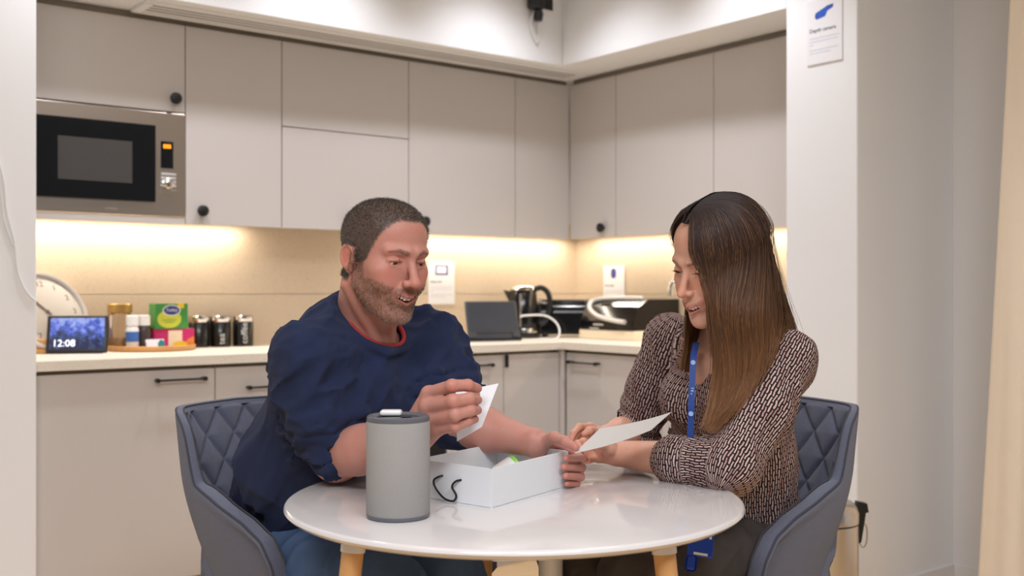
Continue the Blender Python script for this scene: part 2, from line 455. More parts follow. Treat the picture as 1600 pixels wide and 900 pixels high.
def skin_colour(L, sex, base):
    base = np.array(base); n = len(L); c = np.tile(base, (n, 1))
    def mix(w, col):
        nonlocal c
        w = np.clip(w, 0, 1)[:, None]; c = c*(1-w)+w*np.array(col)
    red = base*np.array((1.06, .66, .60))
    for q in (-1, 1):
        mix(.50*G(L, (q*.043, .075, -.028), (.022, .03, .020)), red)
        mix(.5*G(L, (q*.080, -.006, -.012), (.010, .022, .032)), red*np.array((1.04, .9, .9)))
        mix(.35*G(L, (q*.031, .09, .004), (.018, .02, .010)), base*np.array((.80, .66, .62)))
    mix(.55*G(L, (0, .116, -.034), (.014, .016, .014)), red)
    nz = noise3(L[:, 0]*45+9, L[:, 1]*45, L[:, 2]*45)
    mix(.22*sstep(.45, .9, nz), red)
    mix(.80*lip_mask(L, sex), base*np.array((.80, .50, .50)) if sex == 'm' else base*np.array((.70, .44, .47)))
    mix((.8 if sex == 'm' else .85)*brow_mask(L, sex)*(.75+.5*(noise3(L[:, 0]*500, L[:, 1]*500, L[:, 2]*200)-.5)), rgb(62, 44, 34) if sex == 'm' else rgb(34, 23, 20))
    # lash line along the lid edge
    for q in (-1, 1):
        dz = -.0030 if sex == 'm' else -.0042
        d = np.abs(L[:, 2]-(.0010+dz+(.0034 if sex == 'm' else .0026)))
        mix((.80 if sex == 'f' else .55)*sstep(.0016, .0005, d)*sstep(.0155, .012, np.abs(L[:, 0]-q*.0315))*(L[:, 1] > .07), rgb(45, 30, 26))
    if sex == 'm':
        mix(.52*beard_mask(L)*(.6+.8*noise3(L[:, 0]*120, L[:, 1]*120, L[:, 2]*120)), rgb(124, 96, 80))
        mix(.92*scalp_mask(L, sex), rgb(86, 76, 69))
    # inside of the mouth
    mix(sstep(.003, -.001, L[:, 1]-(.0905-np.abs(L[:, 0])*.30))*G(L, (0, .09, -.070), (.026, .02, .012))*1.4*(L[:, 1] > .06)*(1-lip_mask(L, sex)), rgb(80, 28, 26))
    return c
def eyes_and_teeth(Rm, c, s, parent, sex, look):
    """separate eyeballs and the row of upper teeth"""
    M = Matrix(((Rm[0, 0], Rm[0, 1], Rm[0, 2], c[0]), (Rm[1, 0], Rm[1, 1], Rm[1, 2], c[1]), (Rm[2, 0], Rm[2, 1], Rm[2, 2], c[2]), (0, 0, 0, 1))) @ Matrix.Scale(s, 4)
    for q in (-1, 1):
        mb = MB(); g = Vector((look[0], look[1], look[2])).normalized()
        Z = Vector((0, 0, 1)); r = .0126
        F = M @ Matrix.Translation((q*.0315, .0752, .0010)) @ Vector((0, 1, 0)).rotation_difference(g).to_matrix().to_4x4() @ Matrix.Rotation(-math.pi/2, 4, 'X')
        rings = [(0.0001, r*1.03)]+[(r*math.sin(t), r*math.cos(t)*(1.02 if t < .45 else 1)) for t in (.10, .20, .21, .35, .46, .47, .6, .9, 1.3, 1.7, 2.2, 2.8)]
        n = 20
        for i in range(len(rings)-1):
            t = i; mb.m(MAT['pupil'] if i < 3 else MAT['iris'] if i < 5 else MAT['eyewhite'])
            mb.lathe([rings[i], rings[i+1]], n, M=F, cap=(i == 0 or i == len(rings)-2))
        mb.build('eye', parent, smooth=True, ang=60)
    mb = MB().m(MAT['teeth'])
    ws = [.0080, .0064, .0072, .0066, .0060]; dz = CZ[sex]+.0600; x = .0002
    for k, wd in enumerate(ws):
        for q in (-1, 1):
            xc = q*(x+wd/2); yc = .1008-abs(xc)**2*18; h = .0136 if k == 0 else .0128 if k < 3 else .0108
            mb.box((xc-wd/2+.0002, yc-.004, -.0600-h+abs(xc)*.24+dz), (xc+wd/2-.0002, yc, -.0570+abs(xc)*.24+dz), .0011, 2, M=M)
        x += wd
    mb.build('teeth', parent, smooth=True, ang=60)
def strands(name, P, D, ln, w, col, parent, mats, curl=None, segs=2, taper=True):
    """many short hairs as thin blades: roots P, unit directions D, lengths ln"""
    n = len(P); rnd = np.random.RandomState(5); t = rnd.randn(n, 3); t -= (t*D).sum(1)[:, None]*D; t /= np.linalg.norm(t, axis=1)[:, None]
    V = []; k = segs
    for i in range(k+1):
        f = i/k; p = P+D*(ln*f)[:, None]
        if curl is not None: p = p+curl*((f*f)*ln)[:, None]
        ww = (w*(1-f*.85))[:, None]*t*.5 if taper else w[:, None]*t*.5
        V += [p-ww, p+ww]
    V = np.stack(V, 1).reshape(-1, 3); m = 2*(k+1); F = []
    base = np.arange(n)*m
    for i in range(k):
        F.append(np.stack([base+2*i, base+2*i+1, base+2*i+3, base+2*i+2], 1))
    return tag(np_mesh(name, V, np.concatenate(F), mats, parent, col=np.repeat(col, m, 0), smooth=False), kind='stuff')
def scatter(P, F, wv, n, seed=1):
    """n random points on the quads, weighted by per-vertex mask"""
    rnd = np.random.RandomState(seed); a = P[F]; ar = np.linalg.norm(np.cross(a[:, 2]-a[:, 0], a[:, 3]-a[:, 1]), axis=1)*wv[F].mean(1)
    cs = np.cumsum(ar); f = np.searchsorted(cs, rnd.rand(n)*cs[-1]); f = np.minimum(f, len(F)-1)
    u, v = rnd.rand(n, 1), rnd.rand(n, 1); q = P[F[f]]
    return q[:, 0]*(1-u)*(1-v)+q[:, 1]*u*(1-v)+q[:, 2]*u*v+q[:, 3]*(1-u)*v, f
MAT = {}
MAT['skin'] = colmat('skin', .48, bump=.25, bscale=900, spec=.4, sss=.10)
MAT['hairmat'] = colmat('hair_strands', .55, spec=.35)
MAT['pupil'] = mat('pupil', (.004, .004, .004), .1); MAT['iris'] = mat('iris', rgb(66, 58, 48), .15, var=.3, scale=900)
MAT['eyewhite'] = mat('eye_white', rgb(214, 204, 198), .15); MAT['teeth'] = mat('tooth_enamel', rgb(250, 246, 238), .18)
SKIN_M = rgb(197, 140, 125); SKIN_F = rgb(216, 164, 140)
# ------------------------------------------------------------------ people: everything below is in metres (right, ahead, up) from the photographer's feet
def Q(px, py, v):
    """the spot v metres ahead that the photograph shows at px, py"""
    return A((px-800)/1667*v, v, 1.12-(py-457)/1667*v)
def chain(fd, pts, rs, k=.004, k0=None, flat=None, ff=1):
    for i in range(len(pts)-1):
        fd.add(cap(pts[i], pts[i+1], rs[i], rs[i+1], flat, ff), (k0 if (i == 0 and k0) else k))
def hand(fd, wrist, fingers, thumb, scale=1.0, wr=.026, pk=.010):
    """palm from the wrist to four knuckles, four separate fingers and a thumb"""
    base = [(.0098, .0088, .0080, .0066), (.0102, .0090, .0082, .0067), (.0098, .0086, .0078, .0065), (.0086, .0076, .0068, .0057)]
    mc = [f[0] for f in fingers]; ctr = sum(mc)/4; across = unit(mc[3]-mc[0])
    for i, f in enumerate(fingers):
        w = wrist+across*(i-1.5)*.009*scale
        fd.add(cap(w, f[0], .0165*scale, .0108*scale), pk)
    fd.add(cap(wrist, thumb[0], .018*scale, .0150*scale), pk)
    fd.add(cap(thumb[0], (mc[0]+wrist)/2, .0135*scale, .012*scale), pk)
    for f, r in zip(fingers, base):
        rs = [q*scale for q in r]; tmp = list(f)
        chain(fd, tmp, rs, .0022, .007)
        fd.add(ell(f[1], rs[1]*1.08), .003); fd.add(ell(f[2], rs[2]*1.05), .003)
    chain(fd, thumb, [.0135*scale, .0112*scale, .0098*scale, .0076*scale], .004, .008)
    fd.add(ell(thumb[2], .0104*scale), .003)
def hand_colour(P, fingers, thumb, base, view):
    base = np.array(base); c = np.tile(base, (len(P), 1)); red = base*np.array((1.02, .68, .62))
    def mix(w, col):
        nonlocal c
        w = np.clip(w, 0, 1)[:, None]; c = c*(1-w)+w*np.array(col)
    for f in list(fingers)+[thumb]:
        for j in (0, 1, 2): mix(.30*G(P, f[j], (.010,)*3), red)
        mix(.55*G(P, f[3], (.011,)*3), red)
    mix(.25*sstep(.5, .9, noise3(P[:, 0]*60, P[:, 1]*60, P[:, 2]*60)), red)
    return c
def nail(mb, tip, dip, up, r):
    d = unit(tip-dip); up = unit(up-d*(up@d)); x = np.cross(d, up); c = tip+up*r*.62-d*r*.15
    M = Matrix(((x[0], d[0], up[0], c[0]), (x[1], d[1], up[1], c[1]), (x[2], d[2], up[2], c[2]), (0, 0, 0, 1)))
    prof = []
    n = 10; vs = [(0, 0, .0016)]+[(r*.72*math.cos(a), r*1.0*math.sin(a), .0002) for a in np.linspace(0, 2*math.pi, n, endpoint=False)]
    mb.poly(vs, [(0, 1+i, 1+(i+1) % n) for i in range(n)], M)
def joinm(parts):
    P = []; F = []; C = []; o = 0
    for p, f, c in parts: P.append(p); F.append(f+o); C.append(c); o += len(p)
    return np.concatenate(P), np.concatenate(F), np.concatenate(C)
def folds(x, y, z, d, wl, st, amp, seed=0, sharp=1.6):
    """cloth folds: ridges of wavelength wl running along direction d"""
    d = unit(d); a = x*d[0]+y*d[1]+z*d[2]
    qx, qy, qz = (x-a*d[0])/wl+a*d[0]/(wl*st), (y-a*d[1])/wl+a*d[1]/(wl*st), (z-a*d[2])/wl+a*d[2]/(wl*st)
    n = noise3(qx+seed*3.7, qy+seed*1.3, qz+seed*7.1)
    return -amp*(np.abs(2*n-1)**(1/sharp)-.5)*-1
def along(x, y, z, a, b):
    ba = b-a; L = np.linalg.norm(ba); d = ba/L
    X, Y, Z = x-a[0], y-a[1], z-a[2]; t = X*d[0]+Y*d[1]+Z*d[2]
    return t, np.sqrt(np.maximum(X*X+Y*Y+Z*Z-t*t, 0)), L
def ring_folds(x, y, z, a, b, t0, t1, wl, amp, R, seed=0):
    """bunched-up sleeve rings between fractions t0 and t1 of the arm a-b"""
    t, r, L = along(x, y, z, a, b)
    wob = .9*noise3(x*14+seed, y*14, z*14)+.5*noise3(x*30+seed, y*30, z*30)
    w = sstep(t0*L, (t0*.6+t1*.4)*L, t)*sstep(t1*L+.03, t1*L, t)*(r < R)
    return -amp*w*(np.abs(np.sin((t/wl+wob)*math.pi))**.7-.5)
def rel(P, o): return P-np.asarray(o)
class Person:
    def __init__(s, name, label, foot):
        s.o = np.array((foot[0], foot[1], 0.0)); s.root = thing(name, label, 'person', room(foot[0], foot[1]), YAW); s.parts = []
    def skin(s, fd, colour, it=1):
        P, F = fd.mesh(); P = smoothen(P, F, it); s.parts.append((P-s.o, F, colour(P))); return P, F
    def body(s):
        P, F, C = joinm(s.parts); return np_mesh('body', P, F, [MAT['skin']], s.root, col=C)
    def cloth(s, name, fd, mats, it=1, uv=None, post=None):
        P, F = fd.mesh(); P = smoothen(P, F, it)
        if post is not None: P = post(P, normals(P, F))
        return np_mesh(name, P-s.o, F, mats, s.root, uv=None if uv is None else uv(P))

MAT['navy'] = mat('navy_knit', rgb(44, 52, 80), .9, var=.12, scale=40, bump=.5, bscale=1100, spec=.05, sheen=.06)
MAT['red'] = mat('red_cotton', rgb(176, 62, 62), .9, var=.08, spec=.15)
MAT['denim'] = mat('blue_denim', rgb(80, 102, 136), .9, var=.28, scale=16, bump=.5, bscale=900, spec=.15)
MAT['black_denim'] = mat('charcoal_denim', rgb(82, 75, 72), .9, var=.3, scale=14, bump=.5, bscale=900, spec=.15)
MAT['shoe'] = mat('shoe_leather', rgb(40, 36, 34), .5); MAT['nailm'] = mat('finger_nail', rgb(226, 172, 158), .3, var=.03)

# ============ the man
FM = unit((.77, -.64, 0)); RM = np.cross(FM, (0, 0, 1))          # facing, his right
m = Person('person', 'man with cropped hair, stubble and navy sweatshirt, holding cards at the table', (-.455, 2.352))
H = A(-.455, 2.352, .56); Mid = A(-.424, 2.262, .77); Ch = A(-.335, 2.16, .945); NB = A(-.293, 2.125, 1.055)
SR = A(-.386, 2.016, .998); SL = A(-.168, 2.215, 1.018)
ER = A(-.338, 2.055, .802); WR = Q(655, 673, 1.86); EL = Q(716, 660, 2.15); WL = Q(834, 692, 2.05)
HC = Q(598, 398, 2.04)
hf = A(math.sin(R_(43)), -math.cos(R_(43)), 0); HR = basis(hf+A(0, 0, -.22), A(.03, .0, 1)); HS = .95
# head, neck and chest
fd = Field(A(-.50, 1.86, .93), A(-.10, 2.30, 1.36), .0020)
add_head(fd, 'm', HR, HC, HS)
fd.add(cap(HC+HR@A(0, -.030, -.055), NB+A(0, 0, .005), .054, .060), .022)
for q in (-1, 1):                                                    # neck cords
    fd.add(cap(HC+HR@A(q*.060, -.020, -.065), NB+HR@A(q*.014, .065, 0)+A(0, 0, -.015), .011, .010), .014)
fd.add(cap(NB+RM*.08+A(0, 0, -.06), NB-RM*.08+A(0, 0, -.06), .030, .030), .05)
fd.add(ell(Ch+A(.02, -.02, .02), (.09, .09, .09)), .04)
def mcol(P): return skin_colour((P-HC)@HR/HS, 'm', SKIN_M)
Ph, Fh = m.skin(fd, mcol)
Nh = normals(Ph, Fh); Lh = (Ph-HC)@HR/HS
eyes = None
HCl = HC-m.o
eyes_and_teeth(HR, HCl, HS, m.root, 'm', (0, 1, -.42))
rnd = np.random.RandomState(11)
for nm, mask, n, ln in (('hair', scalp_mask(Lh, 'm'), 24000, .0055), ('beard', beard_mask(Lh), 9500, .0034)):
    pts, fi = scatter(Ph, Fh, mask, n, 3); nn = Nh[Fh[fi, 0]]; lp = (pts-HC)@HR/HS
    dn = HR@(np.array((0, .5, -.6)) if nm == 'beard' else np.array((0, .6, .1)))
    D = nn*.75+dn*.6+rnd.randn(n, 3)*.2; D /= np.linalg.norm(D, axis=1)[:, None]
    g = rnd.rand(n, 1)
    if nm == 'hair':
        side = sstep(.03, .07, np.abs(lp[:, 0]))*sstep(.09, .03, lp[:, 2]); gp = (.22+.35*side)[:, None]
        cc = np.where(g < gp, np.array([rgb(140, 132, 124)]), np.array([rgb(88, 76, 67)])); l2 = ln*(1-.35*side)
    else:
        chin = sstep(-.085, -.11, lp[:, 2]); gp = (.25+.35*chin)[:, None]
        cc = np.where(g < gp, np.array([rgb(176, 162, 148)]), np.array([rgb(118, 88, 67)])); l2 = ln
    strands(nm, pts-nn*.0005-m.o, D, l2*(.6+.8*rnd.rand(n)), np.full(n, .0007), cc, m.root, [MAT['hairmat']])
# right forearm and hand, raised with a card
fR = [[Q(670, 615, 1.832), Q(706, 603, 1.795), Q(731, 602, 1.808), Q(746, 607, 1.832)],
      [Q(668, 636, 1.822), Q(708, 627, 1.780), Q(733, 623, 1.796), Q(746, 625, 1.822)],
      [Q(673, 655, 1.822), Q(711, 648, 1.782), Q(735, 641, 1.798), Q(746, 641, 1.822)],
      [Q(682, 671, 1.826), Q(711, 666, 1.794), Q(731, 658, 1.804), Q(742, 655, 1.824)]]
tR = [Q(668, 655, 1.872), Q(692, 634, 1.893), Q(720, 619, 1.882), Q(742, 616, 1.866)]
fd = Field(A(-.43, 1.74, .73), A(-.02, 2.14, 1.01), .0018)
wv = unit(WR-ER)
fd.add(cap(ER, ER+(WR-ER)*.35, .044, .043), .02); fd.add(cap(ER+(WR-ER)*.3, WR, .044, .0255), .02)
fd.add(cap(SR+(ER-SR)*.55, ER, .046, .043), .02)
fd.add(ell(ER+A(-.008, .012, -.006), (.032, .032, .032)), .012)
hand(fd, WR, fR, tR, 1.24)
m.skin(fd, lambda P: hand_colour(P, fR, tR, SKIN_M, None))
# left forearm and hand, round the end of the box
fL = [[Q(864, 690, 2.075), Q(897, 706, 2.062), Q(908, 716, 2.034), Q(884, 716, 1.992)],
      [Q(863, 700, 2.085), Q(898, 721, 2.070), Q(909, 731, 2.036), Q(881, 730, 1.992)],
      [Q(864, 710, 2.090), Q(896, 736, 2.070), Q(907, 745, 2.034), Q(884, 744, 1.993)],
      [Q(866, 720, 2.092), Q(892, 748, 2.068), Q(901, 756, 2.036), Q(886, 756, 2.002)]]
tL = [Q(846, 692, 2.045), Q(866, 683, 2.012), Q(884, 690, 1.985), Q(899, 699, 1.968)]
fd = Field(A(-.24, 1.93, .70), A(.17, 2.30, .98), .0018)
fd.add(cap(EL, EL+(WL-EL)*.35, .043, .043), .02); fd.add(cap(EL+(WL-EL)*.3, WL, .043, .0265), .02)
fd.add(cap(SL+(EL-SL)*.6, EL, .045, .043), .02)
hand(fd, WL, fL, tL, .98)
m.skin(fd, lambda P: hand_colour(P, fL, tL, SKIN_M, None))
# trunk and legs under the clothes
hr, hl = H+RM*.095, H-RM*.095
KR, KL = A(-.235, 1.985, .555), A(-.135, 2.125, .565)
AR, AL = A(-.26, 2.01, .09), A(-.12, 2.13, .09)
fd = Field(A(-.80, 1.75, -.01), A(.12, 2.62, 1.10), .010)
fd.add(cap(H, Mid, .100, .092, RM, 1.2), .05); fd.add(cap(Mid, Ch, .092, .092, RM, 1.25), .05); fd.add(cap(Ch, NB, .09, .05), .05)
fd.add(cap(NB+A(0, 0, -.06), SR, .030, .04), .03); fd.add(cap(NB+A(0, 0, -.06), SL, .030, .04), .03)
fd.add(cap(SR, ER, .045, .04), .03); fd.add(cap(SL, EL, .045, .04), .03)
for a, k, an in ((hr, KR, AR), (hl, KL, AL)):
    fd.add(cap(a, k, .082, .052), .03); fd.add(cap(k, an, .052, .034), .02); fd.add(cap(an+A(0, 0, -.055), an+FM*.17+A(0, 0, -.06), .025, .020), .02)
m.skin(fd, lambda P: np.tile(SKIN_M, (len(P), 1)))
m.body()
for f, up in ((tL, A(.2, -.5, .9)), (fL[0], A(0, -1, .2)), (fL[1], A(0, -1, .1)), (fL[2], A(0, -1, .1))):
    nb = MB().m(MAT['nailm']); nail(nb, f[3]-m.o, f[2]-m.o, up, .0062); nb.build('fingernail', m.root, smooth=True, ang=80)
# sweatshirt
fd = Field(A(-.80, 1.86, .56), A(-.02, 2.62, 1.16), .0045)
fd.add(cap(H+A(.01, -.01, .07), H+A(.01, -.01, .10), .128, .130, RM, 1.22), .05)
fd.add(cap(H+A(0, 0, .06), Mid, .130, .118, RM, 1.20), .05); fd.add(cap(Mid, Ch, .118, .118, RM, 1.30), .06)
fd.add(cap(Ch, NB+A(0, 0, -.055)-FM*.02, .12, .062, RM, 1.2), .05)
fd.add(ell(Ch+FM*.03-A(0, 0, .02), (.12, .12, .12)), .05)
fd.add(cap(NB-FM*.035+A(0, 0, -.010), SR, .050, .056), .075); fd.add(cap(NB-FM*.035+A(0, 0, -.010), SL, .050, .056), .075)
rS = SR+(ER-SR)*.93; lS = SL+(EL-SL)*1.02
fd.add(cap(SR, SR+(ER-SR)*.55, .057, .060), .035); fd.add(cap(SR+(ER-SR)*.5, rS, .066, .056), .03)
fd.add(cap(SL, SL+(EL-SL)*.55, .060, .060), .035); fd.add(cap(SL+(EL-SL)*.5, lS, .062, .053), .03)
fd.add(torus(rS+A(.004, 0, 0), ER-SR, .048, .010), .006); fd.add(torus(lS, EL-SL+A(.08, -.06, 0), .044, .010), .006)
nk = HC+HR@A(0, .030, -.168)                                          # neck opening
cn = unit(FM*.82+A(0, 0, 1)); cc0 = NB+FM*.020+A(0, 0, -.016)
fd.sub(cap(cc0, cc0+cn*.2, .058, .085), .008)
fd.sub(ell(cc0+cn*.272, .260), .008)
fd.sub(cap(cc0-cn*.01, cc0+cn*.2, .060, .06), .002)
fd.add(torus(cc0+cn*.013, cn, .0700, .0105), .003)
def mfold(x, y, z):
    r = folds(x, y, z, A(.45, -.35, .8), .055, 3.2, .017, 1)+folds(x, y, z, A(.1, .1, 1), .10, 2.5, .014, 4)
    t, rr, L = along(x, y, z, SR, ER); arm = sstep(.125, .080, rr)*sstep(-.07, -.01, t)
    r = r*(1-.65*arm)+arm*folds(x, y, z, A(.75, -.25, .45), .036, 4, .021, 6)*sstep(-.05, .03, t)
    r += arm*folds(x, y, z, A(.9, -.2, .25), .021, 4.5, .0080, 9)+(1-arm)*folds(x, y, z, A(.55, -.4, .7), .028, 4, .006, 12)
    r += ring_folds(x, y, z, SR, ER, .48, .95, .031, .0085, .11, 2)
    r += ring_folds(x, y, z, SL, EL, .35, 1.0, .030, .0100, .10, 5)
    t2, rr2, L2 = along(x, y, z, SL, EL)
    return r*sstep(.05, .11, np.sqrt((x-cc0[0])**2+(y-cc0[1])**2+(z-cc0[2])**2))
fd.warp(mfold)
m.cloth('sweatshirt', fd, [MAT['navy']], 1)
# seams and red shirt collar
tube = MB().m(MAT['red'])
fx = np.cross(cn, A(1, 0, 0)); fx = unit(fx); fy = np.cross(cn, fx)
ringp = [tuple(cc0+cn*.0195+(fx*math.cos(t)+fy*math.sin(t))*.0612-m.o) for t in np.linspace(0, 2*math.pi, 49)]
tube.tube(ringp, .0046, 8, cap=False); tube.build('tshirt_collar', m.root, smooth=True, ang=80)
# jeans
fd = Field(A(-.80, 1.72, .05), A(.14, 2.62, .80), .006)
fd.add(cap(H+RM*.06, H-RM*.06, .118, .118), .04)
for a, k, an in ((hr, KR, AR), (hl, KL, AL)):
    fd.add(cap(a, k, .092, .076), .03); fd.add(cap(k, an+A(0, 0, .04), .074, .062), .025)
fd.warp(lambda x, y, z: folds(x, y, z, A(.5, .55, .6), .050, 2.6, .014, 3)+folds(x, y, z, A(-.3, .2, 1), .03, 3, .006, 8))
m.cloth('jeans', fd, [MAT['denim']])
fd = Field(A(-.40, 1.70, -.005), A(.15, 2.30, .16), .006)
for an in (AR, AL):
    fd.add(cap(an+A(0, 0, -.05)-FM*.03, an+FM*.18+A(0, 0, -.052), .038, .036, RM, 1.1), .02); fd.add(cap(an+A(0, 0, -.05), an, .040, .044), .02)
fd.sub(halfspace((0, 0, .002), (0, 0, 1)), 0)
m.cloth('shoes', fd, [MAT['shoe']])
# ============ the woman
FW = unit((-.80, -.60, 0)); RW = np.cross(FW, (0, 0, 1))
w = Person('person', 'woman with long brown hair and dashed blouse, leaning on the table', (.485, 2.37))
H = A(.485, 2.365, .56); Mid = A(.478, 2.325, .77); Ch = A(.470, 2.255, .93); NB = A(.452, 2.235, 1.045)
SL = A(.553, 2.135, .985); SR = A(.350, 2.365, 1.015)
EL = Q(1142, 728, 2.03); WL = Q(962, 708, 2.19); ER = Q(992, 676, 2.44); WR = Q(938, 684, 2.325)
HC = Q(1122, 404, 2.10)
a_ = R_(56); hf = A(-math.sin(a_), -math.cos(a_), 0); HR = basis(hf+A(0, 0, -.36), A(.16, 0, 1)); HS = .955
fd = Field(A(.26, 1.90, .86), A(.66, 2.46, 1.34), .0021)
add_head(fd, 'f', HR, HC, HS)
fd.add(cap(HC+HR@A(0, -.030, -.050), NB+A(0, 0, .0), .045, .050), .022)
fd.add(cap(NB+RW*.13+A(0, 0, -.045), NB-RW*.13+A(0, 0, -.045), .034, .034), .05)
fd.add(ell(Ch+FW*.030+A(0, 0, .02), (.085, .085, .09)), .05)
fd.add(cap(NB+FW*.045+A(0, 0, -.035)+RW*.02, NB+FW*.03+A(0, 0, -.02)+RW*.13, .008, .008), .012)
fd.add(cap(NB+FW*.045+A(0, 0, -.035)-RW*.02, NB+FW*.03+A(0, 0, -.02)-RW*.13, .008, .008), .012)
Ph, Fh = w.skin(fd, lambda P: skin_colour((P-HC)@HR/HS, 'f', SKIN_F))
Nh = normals(Ph, Fh); Lh = (Ph-HC)@HR/HS
eyes_and_teeth(HR, HC-w.o, HS, w.root, 'f', (0, 1, -.45))
rnd = np.random.RandomState(21)
# lashes
ls = []; ld = []
for q in (-1, 1):
    for t in np.linspace(0, 1, 26):
        ls.append(A(q*(.0205+.0235*t), .0905-.0075*t+.0018*math.sin(t*3.1), .0010-.0016+.0008*math.sin(t*3.1))); ld.append(A(q*(t-.35)*.8, 1, -.15))
ls = np.array(ls)@HR.T*HS+HC-w.o; ld = np.array(ld)@HR.T; ld /= np.linalg.norm(ld, axis=1)[:, None]
for q_ in (slice(0, 26), slice(26, 52)): strands('eyelashes', ls[q_], ld[q_], np.full(26, .0085), np.full(26, .0010), np.tile(rgb(28, 20, 18), (26, 1)), w.root, [MAT['hairmat']], curl=np.tile(HR[:, 2]*.5, (26, 1)), segs=3)
# near (left) forearm and hand lying on the table
fL = [[Q(930, 697, 2.225), Q(912, 690, 2.190), Q(903, 693, 2.175), Q(908, 701, 2.165)],
      [Q(928, 703, 2.235), Q(908, 700, 2.205), Q(900, 704, 2.190), Q(908, 709, 2.175)],
      [Q(930, 710, 2.235), Q(912, 711, 2.205), Q(906, 714, 2.190), Q(914, 716, 2.180)],
      [Q(935, 716, 2.230), Q(920, 719, 2.205), Q(914, 720, 2.195), Q(920, 721, 2.185)]]
tL = [Q(952, 700, 2.165), Q(938, 694, 2.140), Q(925, 693, 2.135), Q(914, 696, 2.140)]
fd = Field(A(.10, 1.93, .72), A(.55, 2.32, .93), .0019)
fd.add(cap(EL, EL+(WL-EL)*.35, .038, .037), .02); fd.add(cap(EL+(WL-EL)*.3, WL, .038, .0235, A(0, 0, 1), 1.08), .02)
hand(fd, WL, fL, tL, .86)
w.skin(fd, lambda P: hand_colour(P, fL, tL, SKIN_F, None))
# far (right) forearm and hand
fR = [[Q(922, 667, 2.31), Q(905, 667, 2.280), Q(896, 677, 2.262), Q(893, 687, 2.255)],
      [Q(920, 673, 2.32), Q(903, 676, 2.290), Q(896, 686, 2.272), Q(897, 694, 2.262)],
      [Q(921, 681, 2.33), Q(905, 685, 2.300), Q(900, 693, 2.285), Q(903, 699, 2.272)],
      [Q(924, 688, 2.33), Q(911, 693, 2.305), Q(907, 699, 2.292), Q(910, 703, 2.282)]]
tR = [Q(932, 683, 2.285), Q(927, 674, 2.262), Q(921, 673, 2.245), Q(913, 678, 2.238)]
fd = Field(A(.08, 2.19, .74), A(.36, 2.50, .92), .0019)
fd.add(cap(ER, ER+(WR-ER)*.35, .037, .036), .02); fd.add(cap(ER+(WR-ER)*.3, WR, .036, .0235), .02)
hand(fd, WR, fR, tR, .86)
w.skin(fd, lambda P: hand_colour(P, fR, tR, SKIN_F, None))
hr, hl = H+RW*.09, H-RW*.09
KR, KL = A(.135, 2.20, .565), A(.245, 2.055, .560)
AR, AL = A(.15, 2.24, .09), A(.26, 2.09, .09)
fd = Field(A(-.02, 1.80, -.01), A(.80, 2.66, 1.08), .010)
fd.add(cap(H, Mid, .092, .080, RW, 1.2), .05); fd.add(cap(Mid, Ch, .090, .085, RW, 1.3), .05); fd.add(cap(Ch, NB, .08, .045), .05)
for s_, e_ in ((SL, EL), (SR, ER)): fd.add(cap(NB+A(0, 0, -.04), s_, .035, .040), .04); fd.add(cap(s_, e_, .042, .034), .03)
for a, k, an in ((hr, KR, AR), (hl, KL, AL)):
    fd.add(cap(a, k, .075, .048), .03); fd.add(cap(k, an, .046, .030), .02); fd.add(cap(an+A(0, 0, -.058), an+FW*.15+A(0, 0, -.062), .022, .018), .02)
w.skin(fd, lambda P: np.tile(SKIN_F, (len(P), 1)))
w.body()
for f, up in ((tR, A(-.2, -.5, .8)), (fR[0], A(-.5, -.6, .5))):
    nb = MB().m(MAT['nailm']); nail(nb, f[3]-w.o, f[2]-w.o, up, .0055); nb.build('fingernail', w.root, smooth=True, ang=80)
# blouse
def m_blouse():
    ma = bpy.data.materials.new('dashed_blouse'); ma.use_nodes = True; nt = ma.node_tree; b = nt.nodes['Principled BSDF']
    b.inputs['Roughness'].default_value = .9; b.inputs['Specular IOR Level'].default_value = .15
    at = nt.nodes.new('ShaderNodeAttribute'); at.attribute_name = 'cloth'
    br = nt.nodes.new('ShaderNodeTexBrick'); br.offset = .5; br.inputs['Scale'].default_value = 1
    br.inputs['Brick Width'].default_value = .023; br.inputs['Row Height'].default_value = .0054
    br.inputs['Mortar Size'].default_value = .0016; br.inputs['Mortar Smooth'].default_value = .15
    br.inputs['Color1'].default_value = rgb(208, 182, 174)+(1,); br.inputs['Color2'].default_value = rgb(158, 108, 104)+(1,); br.inputs['Mortar'].default_value = rgb(46, 36, 38)+(1,)
    br.inputs['Bias'].default_value = -.35
    n = nt.nodes.new('ShaderNodeTexNoise'); n.inputs['Scale'].default_value = 60; n.inputs['Detail'].default_value = 2
    ad = nt.nodes.new('ShaderNodeVectorMath'); ad.operation = 'MULTIPLY_ADD'; ad.inputs[1].default_value = (.007, .007, 0)
    nt.links.new(at.outputs['Vector'], n.inputs['Vector']); nt.links.new(n.outputs['Color'], ad.inputs[0]); nt.links.new(at.outputs['Vector'], ad.inputs[2])
    nt.links.new(ad.outputs[0], br.inputs['Vector']); nt.links.new(br.outputs['Color'], b.inputs['Base Color'])
    bp = nt.nodes.new('ShaderNodeBump'); bp.inputs['Strength'].default_value = .3; bp.inputs['Distance'].default_value = .001
    nt.links.new(br.outputs['Fac'], bp.inputs['Height']); bp.invert = True; nt.links.new(bp.outputs[0], b.inputs['Normal'])
    return ma
MAT['blouse'] = m_blouse()
lS = EL+(WL-EL)*.46; rS = ER+(WR-ER)*.10
fd = Field(A(.24, 1.90, .56), A(.80, 2.62, 1.14), .0042)
fd.add(cap(H+A(0, 0, .10), H+A(0, 0, .13), .118, .116, RW, 1.20), .04)
fd.add(cap(H+A(0, 0, .10), Mid, .116, .104, RW, 1.22), .05); fd.add(cap(Mid, Ch, .104, .102, RW, 1.28), .05)
